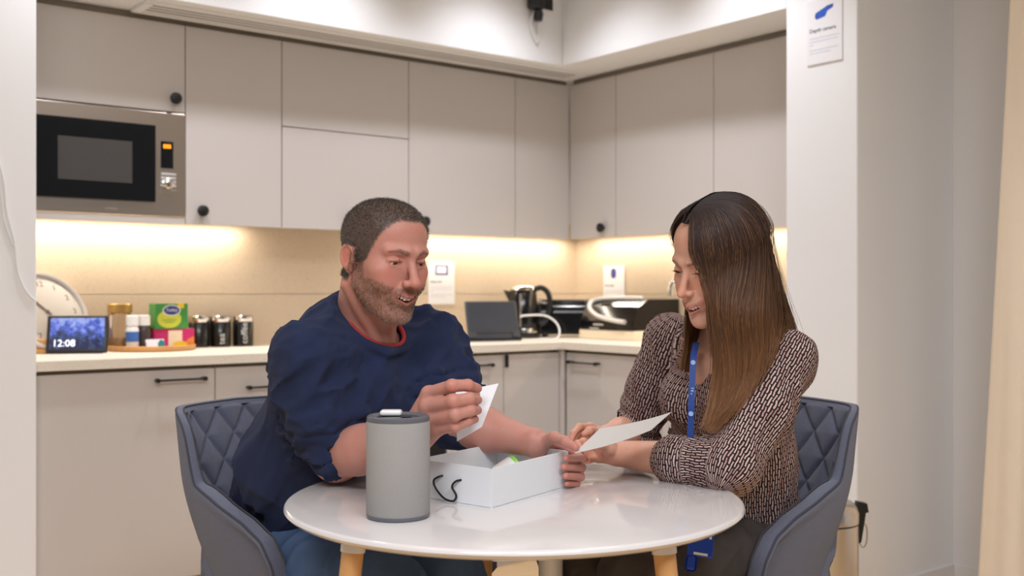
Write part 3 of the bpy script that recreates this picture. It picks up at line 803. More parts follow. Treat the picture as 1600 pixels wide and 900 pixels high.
fd.add(cap(Ch, NB+A(0, 0, -.05), .106, .062, RW, 1.15), .05)
for q in (-1, 1): fd.add(ell(Ch+FW*.075+RW*q*.068-A(0, 0, .035), (.058, .058, .060)), .04)
for s_ in (SL, SR): fd.add(cap(NB-FW*.02+A(0, 0, -.028), s_, .040, .048), .045)
fd.add(cap(SL, SL+(EL-SL)*.5, .056, .056), .03); fd.add(cap(SL+(EL-SL)*.5, EL, .056, .053), .03); fd.add(cap(EL, lS, .052, .047), .025)
fd.add(cap(SR, SR+(ER-SR)*.5, .054, .053), .03); fd.add(cap(SR+(ER-SR)*.5, ER, .053, .048), .03); fd.add(cap(ER, rS, .047, .043), .02)
fd.add(cap(EL+(WL-EL)*.33, lS, .050, .048), .004); fd.add(cap(ER, ER+(rS-ER)*1.0+(ER-SR)*.0, .046, .044), .004)
fd.add(torus(lS, WL-EL, .0425, .0065), .003); fd.add(torus(rS, WR-ER, .038, .007), .003)
# open collar: a V down the front
cw = unit(FW*.55+A(0, 0, 1)); cc1 = NB+FW*.022+A(0, 0, -.012)
fd.sub(cap(cc1, cc1+cw*.2, .046, .064), .006)
vb = Ch+FW*.132-RW*.045+A(0, 0, .018)
for k in range(7):
    f_ = k/6; c_ = (NB+FW*.075-RW*.012+A(0, 0, -.03))*(1-f_)+vb*f_
    fd.sub(ell(c_+FW*.03, (.028*(1-f_)+.005, .028*(1-f_)+.005, .02)), .006)
fd.sub(cap(NB+FW*.11-RW*.012+A(0, 0, -.02), vb+FW*.012, .017, .003), .004)
def wfold(x, y, z):
    r = folds(x, y, z, A(.1, .1, 1), .040, 3.2, .010, 2)*.8
    t, rr, L = along(x, y, z, SL, EL); arm = sstep(.110, .070, rr)*sstep(-.06, -.01, t)
    r = r*(1-.55*arm)+arm*folds(x, y, z, A(.55, -.1, .55), .032, 3.5, .007, 5)
    r += ring_folds(x, y, z, EL, WL, .08, .42, .030, .0045, .10, 3)+ring_folds(x, y, z, SR, ER, .55, 1.05, .034, .008, .10, 4)
    return r*sstep(.04, .10, np.sqrt((x-cc1[0])**2+(y-cc1[1])**2+(z-cc1[2])**2))
fd.warp(wfold)
def blouse_uv(P):
    """cloth coordinates: along each sleeve / down the body, and around it"""
    segs = [(NB*.5+Ch*.5, H, .11, 0)]+[(SL, EL, .054, 1), (EL, lS, .05, 2), (SR, ER, .05, 3), (ER, rS, .045, 4)]
    best = np.full(len(P), 9.); uv = np.zeros((len(P), 3))
    for a, b, r, k in segs:
        ba = b-a; L = np.linalg.norm(ba); d = ba/L; t = (P-a)@d; tc = np.clip(t, 0, L)
        off = P-a-tc[:, None]*d; dist = np.linalg.norm(off, axis=1)-r
        e1 = unit(np.cross(d, A(.3, 1, .2))); e2 = np.cross(d, e1)
        ang = np.arctan2(off@e2, off@e1)
        if k == 0:
            e1 = FW; e2 = RW; ang = np.arctan2(off@e2, off@e1); u_ = t; v_ = ang*.125
        else: u_ = t+(.31 if k in (2, 4) else 0); v_ = ang*r
        cuff = (k in (2, 4)) & (t > L*.70) if k in (2, 4) else np.zeros(len(P), bool)
        s_ = dist < best
        uv[s_, 0] = np.where(cuff, v_, u_)[s_]+k*.37; uv[s_, 1] = np.where(cuff, u_, v_)[s_]; best = np.minimum(best, dist)
    return uv
w.cloth('blouse', fd, [MAT['blouse']], 1, uv=blouse_uv)
# collar flaps and placket
def strip(pts, wd, nrm, th):
    mb = MB().m(MAT['blouse']); vs = []; n = len(pts)
    for i, p in enumerate(pts):
        t = unit(pts[min(i+1, n-1)]-pts[max(i-1, 0)]); nn = unit(nrm[i]-t*(nrm[i]@t)); x = np.cross(t, nn)
        for sx, sz in ((-1, 0), (1, 0), (1, 1), (-1, 1)): vs.append(tuple(p+x*wd[i]*sx*.5+nn*th*sz-w.o))
    fs = [(0, 1, 2, 3), tuple((n-1)*4+k for k in (3, 2, 1, 0))]
    for i in range(n-1):
        for k in range(4): fs.append((i*4+k, i*4+(k+1) % 4, i*4+4+(k+1) % 4, i*4+4+k))
    return mb.poly(vs, fs)
def put_uv(o, sc=1):
    me = o.data; a = me.attributes.new('cloth', 'FLOAT_VECTOR', 'POINT')
    a.data.foreach_set('vector', np.array([((v.co.x+v.co.z)*.7, (v.co.z*.6-v.co.y*.8), 0) for v in me.vertices], np.float32).ravel())
for q in (1, -1):
    back = NB-FW*.055+A(0, 0, .012); side = NB+RW*q*.062-FW*.005+A(0, 0, .008); fr = NB+RW*q*.052+FW*.055+A(0, 0, -.030); tip = NB+RW*q*.060+FW*.095+A(0, 0, -.075)
    pts = [A(*p) for p in spl([back, side, fr, tip], 5)]
    nr = [unit(p-(NB-A(0, 0, .06))+A(0, 0, .03)) for p in pts]
    pts = [p+n_*.006 for p, n_ in zip(pts, nr)]
    o = strip(pts, list(np.linspace(.040, .046, len(pts)-3))+[.036, .022, .006], nr, .004).build('collar', w.root, smooth=True, ang=50); put_uv(o)
# trousers
fd = Field(A(-.02, 1.78, .05), A(.82, 2.66, .76), .0055)
fd.add(cap(H+RW*.05, H-RW*.05, .114, .114), .04); fd.add(cap(H+A(0, 0, .02), H+A(0, 0, .10), .108, .102, RW, 1.18), .03)
for a, k, an in ((hr, KR, AR), (hl, KL, AL)):
    fd.add(cap(a, k, .094, .075), .03); fd.add(cap(k, an+A(0, 0, .03), .072, .075), .025)
fd.warp(lambda x, y, z: folds(x, y, z, A(-.5, -.5, -.5), .042, 2.8, .014, 13)+folds(x, y, z, A(.8, -.6, .1), .03, 3, .007, 18))
w.cloth('trousers', fd, [MAT['black_denim']])
fd = Field(A(-.06, 1.80, -.005), A(.40, 2.40, .16), .006)
for an in (AR, AL):
    fd.add(cap(an+A(0, 0, -.052)-FW*.02, an+FW*.16+A(0, 0, -.056), .034, .031, RW, 1.1), .02); fd.add(cap(an+A(0, 0, -.05), an, .036, .038), .02)
fd.sub(halfspace((0, 0, .002), (0, 0, 1)), 0)
w.cloth('shoes', fd, [MAT['shoe']])
# long hair: combed from the parting over guide locks
GD = [
 [(1084,332,2.075),(1068,350,2.052),(1078,380,2.036),(1090,425,2.022),(1109,468,2.022),(1113,515,2.045),(1120,565,2.060),(1113,622,2.052),(1101,670,2.035)],
 [(1098,322,2.085),(1090,338,2.040),(1098,385,2.018),(1108,438,2.005),(1119,488,2.015),(1128,540,2.040),(1132,590,2.048),(1122,642,2.040),(1106,676,2.030)],
 [(1114,312,2.10),(1112,330,2.040),(1124,388,2.000),(1134,440,1.992),(1143,490,2.003),(1150,540,2.030),(1150,590,2.038),(1138,636,2.030),(1118,668,2.028)],
 [(1128,306,2.12),(1138,324,2.055),(1154,388,2.005),(1162,440,1.995),(1169,490,2.003),(1173,535,2.030),(1169,582,2.038),(1157,618,2.028),(1136,650,2.022)],
 [(1140,303,2.14),(1164,322,2.085),(1184,380,2.040),(1191,430,2.028),(1195,480,2.035),(1196,522,2.045),(1189,562,2.045),(1176,594,2.038),(1158,624,2.030)],
 [(1147,303,2.16),(1182,328,2.140),(1203,378,2.110),(1211,430,2.100),(1216,472,2.105),(1218,505,2.110),(1212,538,2.090),(1199,566,2.070),(1184,594,2.055)],
 [(1150,305,2.18),(1188,332,2.190),(1208,380,2.190),(1216,430,2.185),(1224,470,2.180),(1234,500,2.170),(1240,520,2.180),(1244,536,2.200),(1245,552,2.230)],
 [(1148,308,2.20),(1178,336,2.235),(1196,386,2.255),(1206,440,2.262),(1216,490,2.275),(1220,530,2.300),(1222,560,2.315),(1222,590,2.330),(1220,615,2.335)],
 [(1135,310,2.20),(1150,338,2.250),(1164,390,2.280),(1174,440,2.290),(1180,490,2.305),(1184,530,2.330),(1186,565,2.345),(1186,595,2.350),(1186,615,2.355)],
 [(1118,314,2.19),(1120,342,2.240),(1126,392,2.272),(1128,440,2.280),(1124,480,2.275),(1114,510,2.270),(1106,535,2.262),(1102,560,2.258),(1100,580,2.258)],
 [(1104,320,2.17),(1098,344,2.205),(1092,392,2.230),(1088,440,2.235),(1084,480,2.220),(1080,512,2.205),(1078,540,2.195),(1076,560,2.190),(1072,580,2.185)],
 [(1092,328,2.135),(1074,350,2.160),(1072,392,2.190),(1074,440,2.205),(1078,480,2.190),(1076,510,2.178),(1072,538,2.170),(1068,556,2.166),(1064,576,2.160)]]
AZ = [((8, 19, 22, 26), .075), ((32, 44, 44, 40), .070), ((62, 70, 70, 68), .046), ((84, 90, 90, 90), .026), ((108, 112, 112, 112), .006), ((130, 134, 134, 134), -.018), ((152, 155, 155, 155), -.036), ((176,)*4, -.046), ((200,)*4, -.046), ((236,)*4, -.016), ((316, 292, 284, 280), .040), ((344, 318, 298, 286), .074)]
def over_skull(az, py):
    x0 = -.004 if az[0] < 180 else .004
    out = [A(x0, py, .034+.099*math.sqrt(max(.05, 1-((py+.012)/.115)**2)))]
    for e, f_ in zip((56, 31, 6, -20), az):
        e = R_(e); f_ = R_(f_); fr = 1.0+.075*max(0, 1-abs(math.sin(f_/2))*2.4); out.append(A(-(.089 if f_ < 4.6 else .081)*math.cos(e)*math.sin(f_), -.012+.115*fr*math.cos(e)*math.cos(f_), .034+.099*math.sin(e)))
    return [HC+HR@p*HS for p in out]
GP = np.array([over_skull(*az)+[Q(*p) for p in g[4:]] for az, g in zip(AZ, GD)])   # guides x points x 3
hc = HC+A(0, 0, 0)
def cr(a, b, c, d, t): return .5*(2*b+(c-a)*t+(2*a-5*b+4*c-d)*t*t+(-a+3*b-3*c+d)*t**3)
def hair_at(s):
    """a lock at guide parameter s (array): (n, 9, 3)"""
    n = len(GP); i = np.clip(np.floor(s).astype(int), 0, n-2); t = (s-i)[:, None, None]
    return cr(GP[np.clip(i-1, 0, n-1)], GP[i], GP[i+1], GP[np.clip(i+2, 0, n-1)], t)
def resample(K, m=22):
    k = K.shape[1]; u = np.linspace(0, k-1.0001, m); i = np.floor(u).astype(int); t = (u-i)[None, :, None]
    g = lambda j: K[:, np.clip(j, 0, k-1)]
    return cr(g(i-1), g(i), g(i+1), g(i+2), t)
def hair_colour(f, r, s):
    root, mid, tip = np.array(rgb(40, 30, 28)), np.array(rgb(64, 46, 38)), np.array(rgb(134, 92, 58))
    f = f[..., None]; r = np.asarray(r)[..., None]; c = np.where(f < .45, root+(mid-root)*f/.45, mid+(tip-mid)*(f-.45)/.55)
    hl = (r > .80)*sstep(.08, .35, f)*.36; c = c*(1-hl)+np.array(rgb(158, 112, 74))*hl
    return c*(.75+.5*((r*37) % 1))
mseg = 24
# underlay sheet
s0 = np.linspace(.22, len(GP)-1.30, 100); K = resample(hair_at(s0), mseg)
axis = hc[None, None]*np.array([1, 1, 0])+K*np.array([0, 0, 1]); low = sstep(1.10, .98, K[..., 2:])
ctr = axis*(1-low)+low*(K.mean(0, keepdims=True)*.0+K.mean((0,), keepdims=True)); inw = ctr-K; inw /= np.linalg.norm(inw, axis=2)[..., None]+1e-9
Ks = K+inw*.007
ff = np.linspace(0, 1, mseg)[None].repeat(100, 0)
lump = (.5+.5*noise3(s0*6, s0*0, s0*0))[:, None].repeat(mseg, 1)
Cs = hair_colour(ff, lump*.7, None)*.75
idx = np.arange(100*mseg).reshape(100, mseg)
Fs = np.stack([idx[:-1, :-1], idx[1:, :-1], idx[1:, 1:], idx[:-1, 1:]], -1).reshape(-1, 4)
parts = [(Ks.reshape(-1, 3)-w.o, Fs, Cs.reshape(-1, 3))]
# strands
ns = 7000; s1 = np.sort(rnd.rand(ns))*(len(GP)-1); cl = np.round(s1*9)/9; s2 = np.clip(s1+(cl-s1)*.8, 0, len(GP)-1)
K = hair_at(s1); K2 = hair_at(s2); blend = np.linspace(0, 1, 10)[None, :, None]; K = K*(1-blend)+K2*blend
lenf = 1-.30*rnd.rand(ns)**1.4
kk = K.shape[1]; uu = np.linspace(0, 1, mseg)[None]*lenf[:, None]*(kk-1.0001); ii = np.floor(uu).astype(int); tt_ = (uu-ii)[..., None]; rows = np.arange(ns)[:, None]
gk = lambda j: K[rows, np.clip(j, 0, kk-1)]
K = cr(gk(ii-1), gk(ii), gk(ii+1), gk(ii+2), tt_)
ff = np.linspace(0, 1, mseg)
axis = hc[None, None]*np.array([1, 1, 0])+K*np.array([0, 0, 1]); low = sstep(1.10, .98, K[..., 2:])
ctr = axis*(1-low)+low*K.mean((0,), keepdims=True); inw = ctr-K; inw /= np.linalg.norm(inw, axis=2)[..., None]+1e-9
dep = rnd.rand(ns, 1, 1)**1.5*.010-.0035
tang = np.gradient(K, axis=1); tang /= np.linalg.norm(tang, axis=2)[..., None]+1e-9
side = np.cross(tang, inw); side /= np.linalg.norm(side, axis=2)[..., None]+1e-9
ph = rnd.rand(ns, 1)*6.28; am = (rnd.randn(ns, 1)*.0040)
wave = am*np.sin(ff[None]*(4+5*rnd.rand(ns, 1))+ph)*sstep(0, .4, ff)[None]
K = K+inw*dep+side*wave[..., None]+side*(rnd.randn(ns, 1, 1)*.006*(ff**2)[None, :, None])
# a few flyaways
fly = rnd.rand(ns) < .035; K[fly] -= inw[fly]*(rnd.rand(fly.sum(), 1, 1)*.016)*(sstep(.05, .6, ff)[None, :, None])
wd = (.0011+.0012*rnd.rand(ns, 1))*(1-.75*ff[None]**3); wd[fly] *= .45
V = np.stack([K-side*wd[..., None]*.5-inw*.0, K+inw*-.0005, K+side*wd[..., None]*.5], 2)
cr_ = rnd.rand(ns)
Cc = hair_colour(ff[None].repeat(ns, 0), cr_[:, None].repeat(mseg, 1), None)[:, :, None].repeat(3, 2)
idx = np.arange(ns*mseg*3).reshape(ns, mseg, 3)
Fq = np.concatenate([np.stack([idx[:, :-1, j], idx[:, :-1, j+1], idx[:, 1:, j+1], idx[:, 1:, j]], -1).reshape(-1, 4) for j in (0, 1)])
parts.append((V.reshape(-1, 3)-w.o, Fq, Cc.reshape(-1, 3)))
P_, F_, C_ = joinm(parts)
MAT['longhair'] = colmat('long_hair', .5, spec=.3, bscale=200)
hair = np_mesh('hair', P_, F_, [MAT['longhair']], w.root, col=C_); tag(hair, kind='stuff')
# ------------------------------------------------------------------ room shell
MAT['wall'] = mat('white_wall_paint', rgb(243, 244, 246), .75, var=.012, scale=3, bump=.05, bscale=300, spec=.2)
MAT['ceiling'] = mat('ceiling_paint', rgb(238, 236, 232), .8, var=.01, spec=.2)
MAT['grey_wall'] = mat('warm_grey_wall_paint', rgb(236, 233, 231), .75, var=.012, scale=3, spec=.2)
MAT['cab'] = mat('cashmere_cabinet_front', rgb(204, 198, 194), .38, var=.012, scale=2, spec=.4)
MAT['carcass'] = mat('cabinet_carcass', rgb(150, 138, 124), .6)
MAT['underside'] = mat('cabinet_underside', rgb(196, 182, 162), .5)
MAT['black'] = mat('matt_black_metal', rgb(30, 29, 29), .4, spec=.4)
MAT['plastic'] = mat('black_plastic', rgb(26, 27, 30), .35)
MAT['gloss'] = mat('black_gloss', rgb(16, 16, 18), .12)
MAT['steel'] = mat('brushed_steel', rgb(196, 184, 172), .28, metal=1, var=.05, scale=20, stretch=(1, 1, 40))
MAT['chrome'] = mat('chrome', rgb(225, 222, 218), .12, metal=1)
MAT['white'] = mat('white_plastic', rgb(238, 238, 236), .35)
MAT['paper'] = mat('white_paper', rgb(240, 240, 244), .7, var=.01)
MAT['greycard'] = mat('grey_card', rgb(206, 202, 198), .7, var=.02)
MAT['lacquer'] = mat('white_lacquer', rgb(226, 222, 221), .11, var=.006, spec=.5, coat=.3)
MAT['ink'] = mat('grey_ink', rgb(150, 150, 168), .8); MAT['inkdark'] = mat('dark_ink', rgb(96, 98, 116), .8)
MAT['inkfaint'] = mat('faint_ink', rgb(206, 206, 222), .8)
MAT['blueink'] = mat('blue_ink', rgb(42, 92, 200), .7, var=.12, scale=60); MAT['navyink'] = mat('navy_ink', rgb(70, 72, 150), .7)
def m_wood(name, c1, c2, sc=(1, 18, 18), rough=.45):
    ma = mat(name, c1, rough, spec=.4); nt = ma.node_tree
    mx = [n for n in nt.nodes if n.type == 'MIX'][0]; mp = [n for n in nt.nodes if n.type == 'MAPPING'][0]; no = [n for n in nt.nodes if n.type == 'TEX_NOISE'][0]
    mx.inputs[6].default_value = c1+(1,); mx.inputs[7].default_value = c2+(1,); mp.inputs['Scale'].default_value = sc; no.inputs['Scale'].default_value = 3
    no.inputs['Detail'].default_value = 8; no.inputs['Distortion'].default_value = .6
    return ma
MAT['beech'] = m_wood('beech_wood', rgb(196, 142, 88), rgb(222, 172, 116), (22, 22, 2))
MAT['oakboard'] = m_wood('pale_oak_board', rgb(206, 170, 124), rgb(226, 196, 152), (2, 22, 8))
MAT['traywood'] = m_wood('tray_wood', rgb(190, 132, 74), rgb(216, 164, 104), (3, 26, 3))
def m_stone(name, base, dark, sc, amt):
    ma = mat(name, base, .42, var=.02, scale=6, spec=.4); nt = ma.node_tree; b = nt.nodes['Principled BSDF']
    mx = [n for n in nt.nodes if n.type == 'MIX'][0]
    tc = [n for n in nt.nodes if n.type == 'TEX_COORD'][0]
    v = nt.nodes.new('ShaderNodeTexNoise'); v.inputs['Scale'].default_value = sc; v.inputs['Detail'].default_value = 2
    nt.links.new(tc.outputs['Object'], v.inputs['Vector'])
    r = nt.nodes.new('ShaderNodeMapRange'); r.inputs[1].default_value = .56; r.inputs[2].default_value = .72; r.inputs[4].default_value = amt
    nt.links.new(v.outputs['Fac'], r.inputs[0])
    m2 = nt.nodes.new('ShaderNodeMix'); m2.data_type = 'RGBA'; m2.inputs[7].default_value = dark+(1,)
    nt.links.new(r.outputs[0], m2.inputs[0]); nt.links.new(mx.outputs[2], m2.inputs[6]); nt.links.new(m2.outputs[2], b.inputs['Base Color'])
    return ma
MAT['splash'] = m_stone('speckled_beige_stone', rgb(216, 198, 174), rgb(176, 150, 120), 150, .35)
MAT['worktop'] = m_stone('cream_quartz', rgb(232, 224, 210), rgb(200, 184, 160), 160, .5)
def struct(name, mb, **k): o = mb.build(name, **k); o['kind'] = 'structure'; return o
LX, LY = .834, 3.40
# floor: a screed slab with oak boards laid on it where the photograph shows them
fl = struct('floor', MB().m(MAT['oakboard']).box((-3.2, -2.2, -.06), (4.6, 4.2, -.004)))
k = 0; bw = .19
for i in range(22):
    y0 = .30+i*bw; off = (i*.73) % 1.5
    for j in range(-1, 4):
        x0 = max(-.3, -.3+j*1.5-off); x1 = min(3.54, -.3+(j+1)*1.5-off)
        if x1-x0 < .05 or y0+bw > 4.04: continue
        MB().m(MAT['oakboard']).box((x0+.001, y0+.001, -.004), (x1-.001, y0+bw-.001, 0), .0012, 1).build('floorboard', fl); k += 1
struct('ceiling', MB().m(MAT['ceiling']).box((-3.2, -2.2, CEIL), (4.6, 4.2, CEIL+.08)))
struct('wall_back', MB().m(MAT['wall']).box((LX-.2, 4.065, 0), (3.7, 4.2, CEIL)))
struct('wall_left', MB().m(MAT['wall']).box((-3.2, LY, 0), (LX, 4.2, CEIL), .003, 1))
struct('wall_right', MB().m(MAT['grey_wall']).box((3.565, -2.2, 0), (3.72, 4.065, CEIL)))
# the short wall that ends the kitchen on the right: white face, warm grey flank
mb = MB().m(MAT['wall']).box((2.99, 2.036, 0), (3.565, 2.318, CEIL), .003, 1); struct('wall_front', mb)
struct('trim_1', MB().m(MAT['wall']).box((LX, 3.50, 2.095), (3.565, 4.065, CEIL), .002, 1).box((2.99, 2.318, 2.095), (3.565, 3.50, CEIL), .002, 1))
MAT['skirt'] = MAT['grey_wall']
struct('baseboard_right', MB().m(MAT['skirt']).box((2.992, 2.028, 0), (3.565, 2.036, .158), .002, 1))
struct('baseboard_far_right', MB().m(MAT['skirt']).box((3.557, -.6, 0), (3.565, 2.028, .158), .002, 1))
sp = MB().m(MAT['splash']).box((LX, 4.050, 1.115), (3.55, 4.065, 1.46)).box((3.550, 2.318, 1.115), (3.565, 4.05, 1.46))
sp.box((LX, 4.0475, .91), (3.55, 4.065, 1.113)).box((3.5475, 2.318, .91), (3.565, 4.0475, 1.113)); struct('trim_2', sp)

# ------------------------------------------------------------------ linear slot vent in the soffit
v = thing('ceiling_vent', 'long pale slotted air vent recessed in the soffit above the back cabinets', 'vent', (2.2, 3.63, 2.095))
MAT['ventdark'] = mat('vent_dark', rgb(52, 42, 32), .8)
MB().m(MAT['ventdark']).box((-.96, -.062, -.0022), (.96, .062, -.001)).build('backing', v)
MB().m(MAT['wall']).box((-.985, -.078, -.0055), (.985, -.062, .001), .002, 1).box((-.985, .062, -.010), (.985, .078, .001), .002, 1).box((-.985, -.062, -.010), (-.955, .062, .001)).box((.955, -.062, -.010), (.985, .062, .001)).build('frame', v)
for i in range(4):
    y = -.0495+i*.033
    MB().m(MAT['wall']).box((-.955, y-.0095, -.0050), (.955, y+.0095, -.0038)).build('slat', v)

# ------------------------------------------------------------------ cabinets
FZ0, FZ1 = 1.362, 2.070
def knob(parent, M):
    MB().m(MAT['black']).lathe([(.008, 0), (.008, .012), (.019, .014), (.021, .020), (.020, .026), (.016, .029), (.0005, .0295)], 24, M=M).build('knob', parent, smooth=True)
def onback(x, z, y): return frame((x, y, z), (1, 0, 0), (0, 0, 1))      # local z faces the room (-y)
def onright(y, z, x): return frame((x, y, z), (0, -1, 0), (0, 0, 1))    # local z faces -x
def bar(parent, M, w):
    b = MB().m(MAT['black']); b.tube([(-w/2, 0, .026), (w/2, 0, .026)], .0042, 10, M=M)
    for q in (-1, 1): b.tube([(q*(w/2-.006), 0, 0), (q*(w/2-.006), 0, .026)], .0048, 10, M=M).lathe([(.0075, .019), (.0075, .033)], 12, c=(q*(w/2-.004), 0, 0), M=M)
    return b.build('handle', parent, smooth=True)
G_ = .0018
def wall_cab(axis, a0, a1, doors, label, front, deep=.335):
    """doors: (z0, z1, knob position or None)"""
    c = (a0+a1)/2
    if axis == 'b': t = thing('wall_cabinet', label, 'cabinet', (c, front, FZ0)); lo = lambda a, d, z: (a-c, d, z-FZ0)
    else: t = thing('wall_cabinet', label, 'cabinet', (front, c, FZ0)); lo = lambda a, d, z: (d, a-c, z-FZ0)
    z0, z1 = min(d[0] for d in doors), max(d[1] for d in doors)
    def bx(p, q, mt, bev=0): 
        A1, B1 = lo(*p), lo(*q); return MB().m(mt).box([min(x, y) for x, y in zip(A1, B1)], [max(x, y) for x, y in zip(A1, B1)], bev, 2)
    bx((a0+.001, .021, z0+.030), (a1-.001, deep, z1+.022 if z1 > 2 else z1), MAT['carcass']).build('carcass', t)
    for d0, d1, kn in doors:
        d = bx((a0+G_, 0, d0+G_), (a1-G_, .019, d1-G_), MAT['cab'], .0012).build('door', t)
        if kn:
            M = onback(kn[0]-c, kn[1]-FZ0, 0) if axis == 'b' else onright(kn[0]-c, kn[1]-FZ0, 0)
            knob(d, M)
    return t
BY, RX = 3.709, 3.213
wall_cab('b', LX+.012, 1.408, [(1.756, FZ1, (1.367, 1.803))], 'low cashmere wall cabinet above the built-in microwave', BY)
wall_cab('b', 1.408, 1.780, [(FZ0, FZ1, (1.465, 1.412))], 'tall cashmere wall cabinet just right of the microwave', BY)
wall_cab('b', 1.780, 2.343, [(FZ0, 1.747, (2.060, 1.4117)), (1.747, FZ1, None)], 'cashmere wall cabinet split into an upper and a lower door', BY)
wall_cab('b', 2.343, 2.896, [(FZ0, FZ1, (2.4126, 1.4136))], 'wide one-door cashmere wall cabinet right of the split one', BY)
wall_cab('b', 2.896, 3.211, [(FZ0, FZ1, None)], 'narrow knobless corner wall cabinet on the back run', BY)
wall_cab('r', 3.402, 3.707, [(FZ0, FZ1, (3.480, 1.406))], 'narrow corner wall cabinet with knob on the right run', RX)
wall_cab('r', 2.842, 3.402, [(FZ0, FZ1, None)], 'wide knobless wall cabinet in the middle of the right run', RX)
wall_cab('r', 2.320, 2.842, [(FZ0, FZ1, None)], 'wall cabinet on the right run next to the white column', RX)
# built-in microwave
t = thing('microwave', 'built-in steel microwave with black glass door at far left', 'microwave', (1.127, BY, 1.386))
def mwb(x0, x1, z0, z1, y0, y1, mt, bev=0): return MB().m(mt).box((x0-1.127, y0, z0-1.386), (x1-1.127, y1, z1-1.386), bev, 2)
mwb(LX+.014, 1.406, 1.388, 1.752, -.004, .012, MAT['steel'], .002).build('frame', t)
mwb(LX+.03, 1.39, 1.40, 1.74, .012, .33, MAT['carcass']).build('casing', t)
d = mwb(LX+.016, 1.297, 1.435, 1.702, -.016, -.004, MAT['gloss'], .002).build('door', t)
MAT['mwwin'] = mat('dotted_microwave_window', rgb(74, 72, 70), .25, var=.35, scale=900)
mwb(.972, 1.215, 1.495, 1.638, -.0172, -.0158, MAT['mwwin']).build('window', d)
p = mwb(1.318, 1.362, 1.556, 1.650, -.0065, -.003, MAT['gloss']).build('display', t)
MAT['amber'] = mat('amber_digits', rgb(240, 150, 30), .5, emit=rgb(255, 150, 20), estr=2.2)
text('digits', '888', .021, MAT['amber'], p, onback(1.340-1.127, 1.632-1.386, -.0068), sx=.9)
MAT['silver'] = mat('silver_plastic', rgb(214, 212, 210), .3, metal=.3)
for i in range(4): mwb(1.318, 1.372, 1.532-i*.0135, 1.539-i*.0135, -.008, -.003, MAT['silver'], .001).build('button', t)
MB().m(MAT['chrome']).lathe([(.021, 0), (.021, .004), (.017, .006), (.0165, .020), (.014, .022), (.0005, .0222)], 28, M=onback(1.344-1.127, 1.503-1.386, -.004)).build('dial', t, smooth=True)
mwb(1.316, 1.374, 1.462, 1.480, -.0055, -.003, MAT['steel'], .001).build('open_button', t)
mwb(1.128, 1.168, 1.4045, 1.4085, -.0048, -.0038, MAT['carcass']).build('emblem', t)
MB().m(MAT['cab']).box((LX+.014-1.127, 0, -.024), (1.406-1.127, .019, -.001), .001, 1).build('filler_strip', t)
# led strips under the wall cabinets
MAT['led'] = mat('led_strip', (1, .85, .6), .5, emit=(1, .86, .68), estr=6)
for x0, x1, lab in ((LX+.02, 1.775, 'warm white light strip under the microwave and its neighbour'), (2.35, 3.40, 'warm white light strip under the right end of the back wall cabinets')):
    o = MB().m(MAT['led']).box((x0, 3.970, 1.3865), (x1, 4.000, 1.3910)).build('light_strip'); tag(o, lab, 'light', 'light strips under the wall cabinets')
o = MB().m(MAT['led']).box((3.470, 2.33, 1.3865), (3.500, 3.90, 1.3910)).build('light_strip'); tag(o, 'warm white light strip under the right run of wall cabinets', 'light', 'light strips under the wall cabinets')
# worktop
w_ = MB().m(MAT['worktop']); w_.prism([(LX, 4.047), (LX, 3.430), (2.930, 3.430), (2.930, 2.320), (3.547, 2.320), (3.547, 4.047)], .880, .910)
tag(w_.build('worktop'), 'cream stone worktop running round the kitchen corner', 'worktop')
# base cabinets
PZ = .165
def base_cab(axis, a0, a1, fronts, label, name='base_cabinet', cat='cabinet', front_mat=None, plinth=True):
    """fronts: (z0, z1, kind, handle centre, handle height, handle width)"""
    c = (a0+a1)/2; fr = 3.45 if axis == 'b' else 2.95; end = 4.04-3.45 if axis == 'b' else 3.54-2.95
    if axis == 'b': t = thing(name, label, cat, (c, fr, 0)); lo = lambda a, d, z: (a-c, d, z)
    else: t = thing(name, label, cat, (fr, c, 0)); lo = lambda a, d, z: (d, a-c, z)
    def bx(p, q, mt, bev=0):
        A1, B1 = lo(*p), lo(*q); return MB().m(mt).box([min(x, y) for x, y in zip(A1, B1)], [max(x, y) for x, y in zip(A1, B1)], bev, 2)
    bx((a0+.001, .021, PZ), (a1-.001, end, .878), MAT['carcass']).build('carcass', t)
    bx((a0+.001, .045, 0), (a1-.001, .060, PZ), MAT['cab']).build('plinth', t)
    for z0, z1, kind, hc_, hz, hw in fronts:
        d = bx((a0+G_, 0, z0+G_), (a1-G_, .019, z1-G_), MAT['cab'], .0012).build(kind, t)
        if hc_ is not None:
            bar(d, onback(hc_-c, hz, 0) if axis == 'b' else onright(hc_-c, hz, 0), hw)
    return t
base_cab('b', LX+.010, 1.412, [(PZ+.012, .868, 'door', 1.288, .8345, .166)], 'cashmere base cabinet with full door at far left')
base_cab('b', 1.412, 1.870, [(.738, .868, 'drawer', 1.600, .795, .158), (.455, .738, 'drawer', 1.600, .700, .158), (PZ+.012, .455, 'drawer', 1.600, .415, .158)], 'cashmere drawer base cabinet behind the seated man')
t = base_cab('b', 1.870, 2.352, [(.745, .868, 'drawer', None, 0, 0)], 'base unit with black built-in oven behind the seated man', 'built_in_oven', 'oven')
c = (1.870+2.352)/2
MB().m(MAT['gloss']).box((1.874-c, -.004, .19), (2.348-c, .019, .742), .003, 2).build('oven_door', t)
MB().m(MAT['steel']).tube([(-.2, -.04, .66), (.2, -.04, .66)], .008, 10).box((-.19, -.04, .654), (-.178, 0, .666)).box((.178, -.04, .654), (.19, 0, .666)).build('oven_handle', t, smooth=True)
base_cab('b', 2.354, 2.634, [(PZ+.012, .868, 'door', 2.483, .8295, .160)], 'narrow cashmere base cabinet right of the oven')
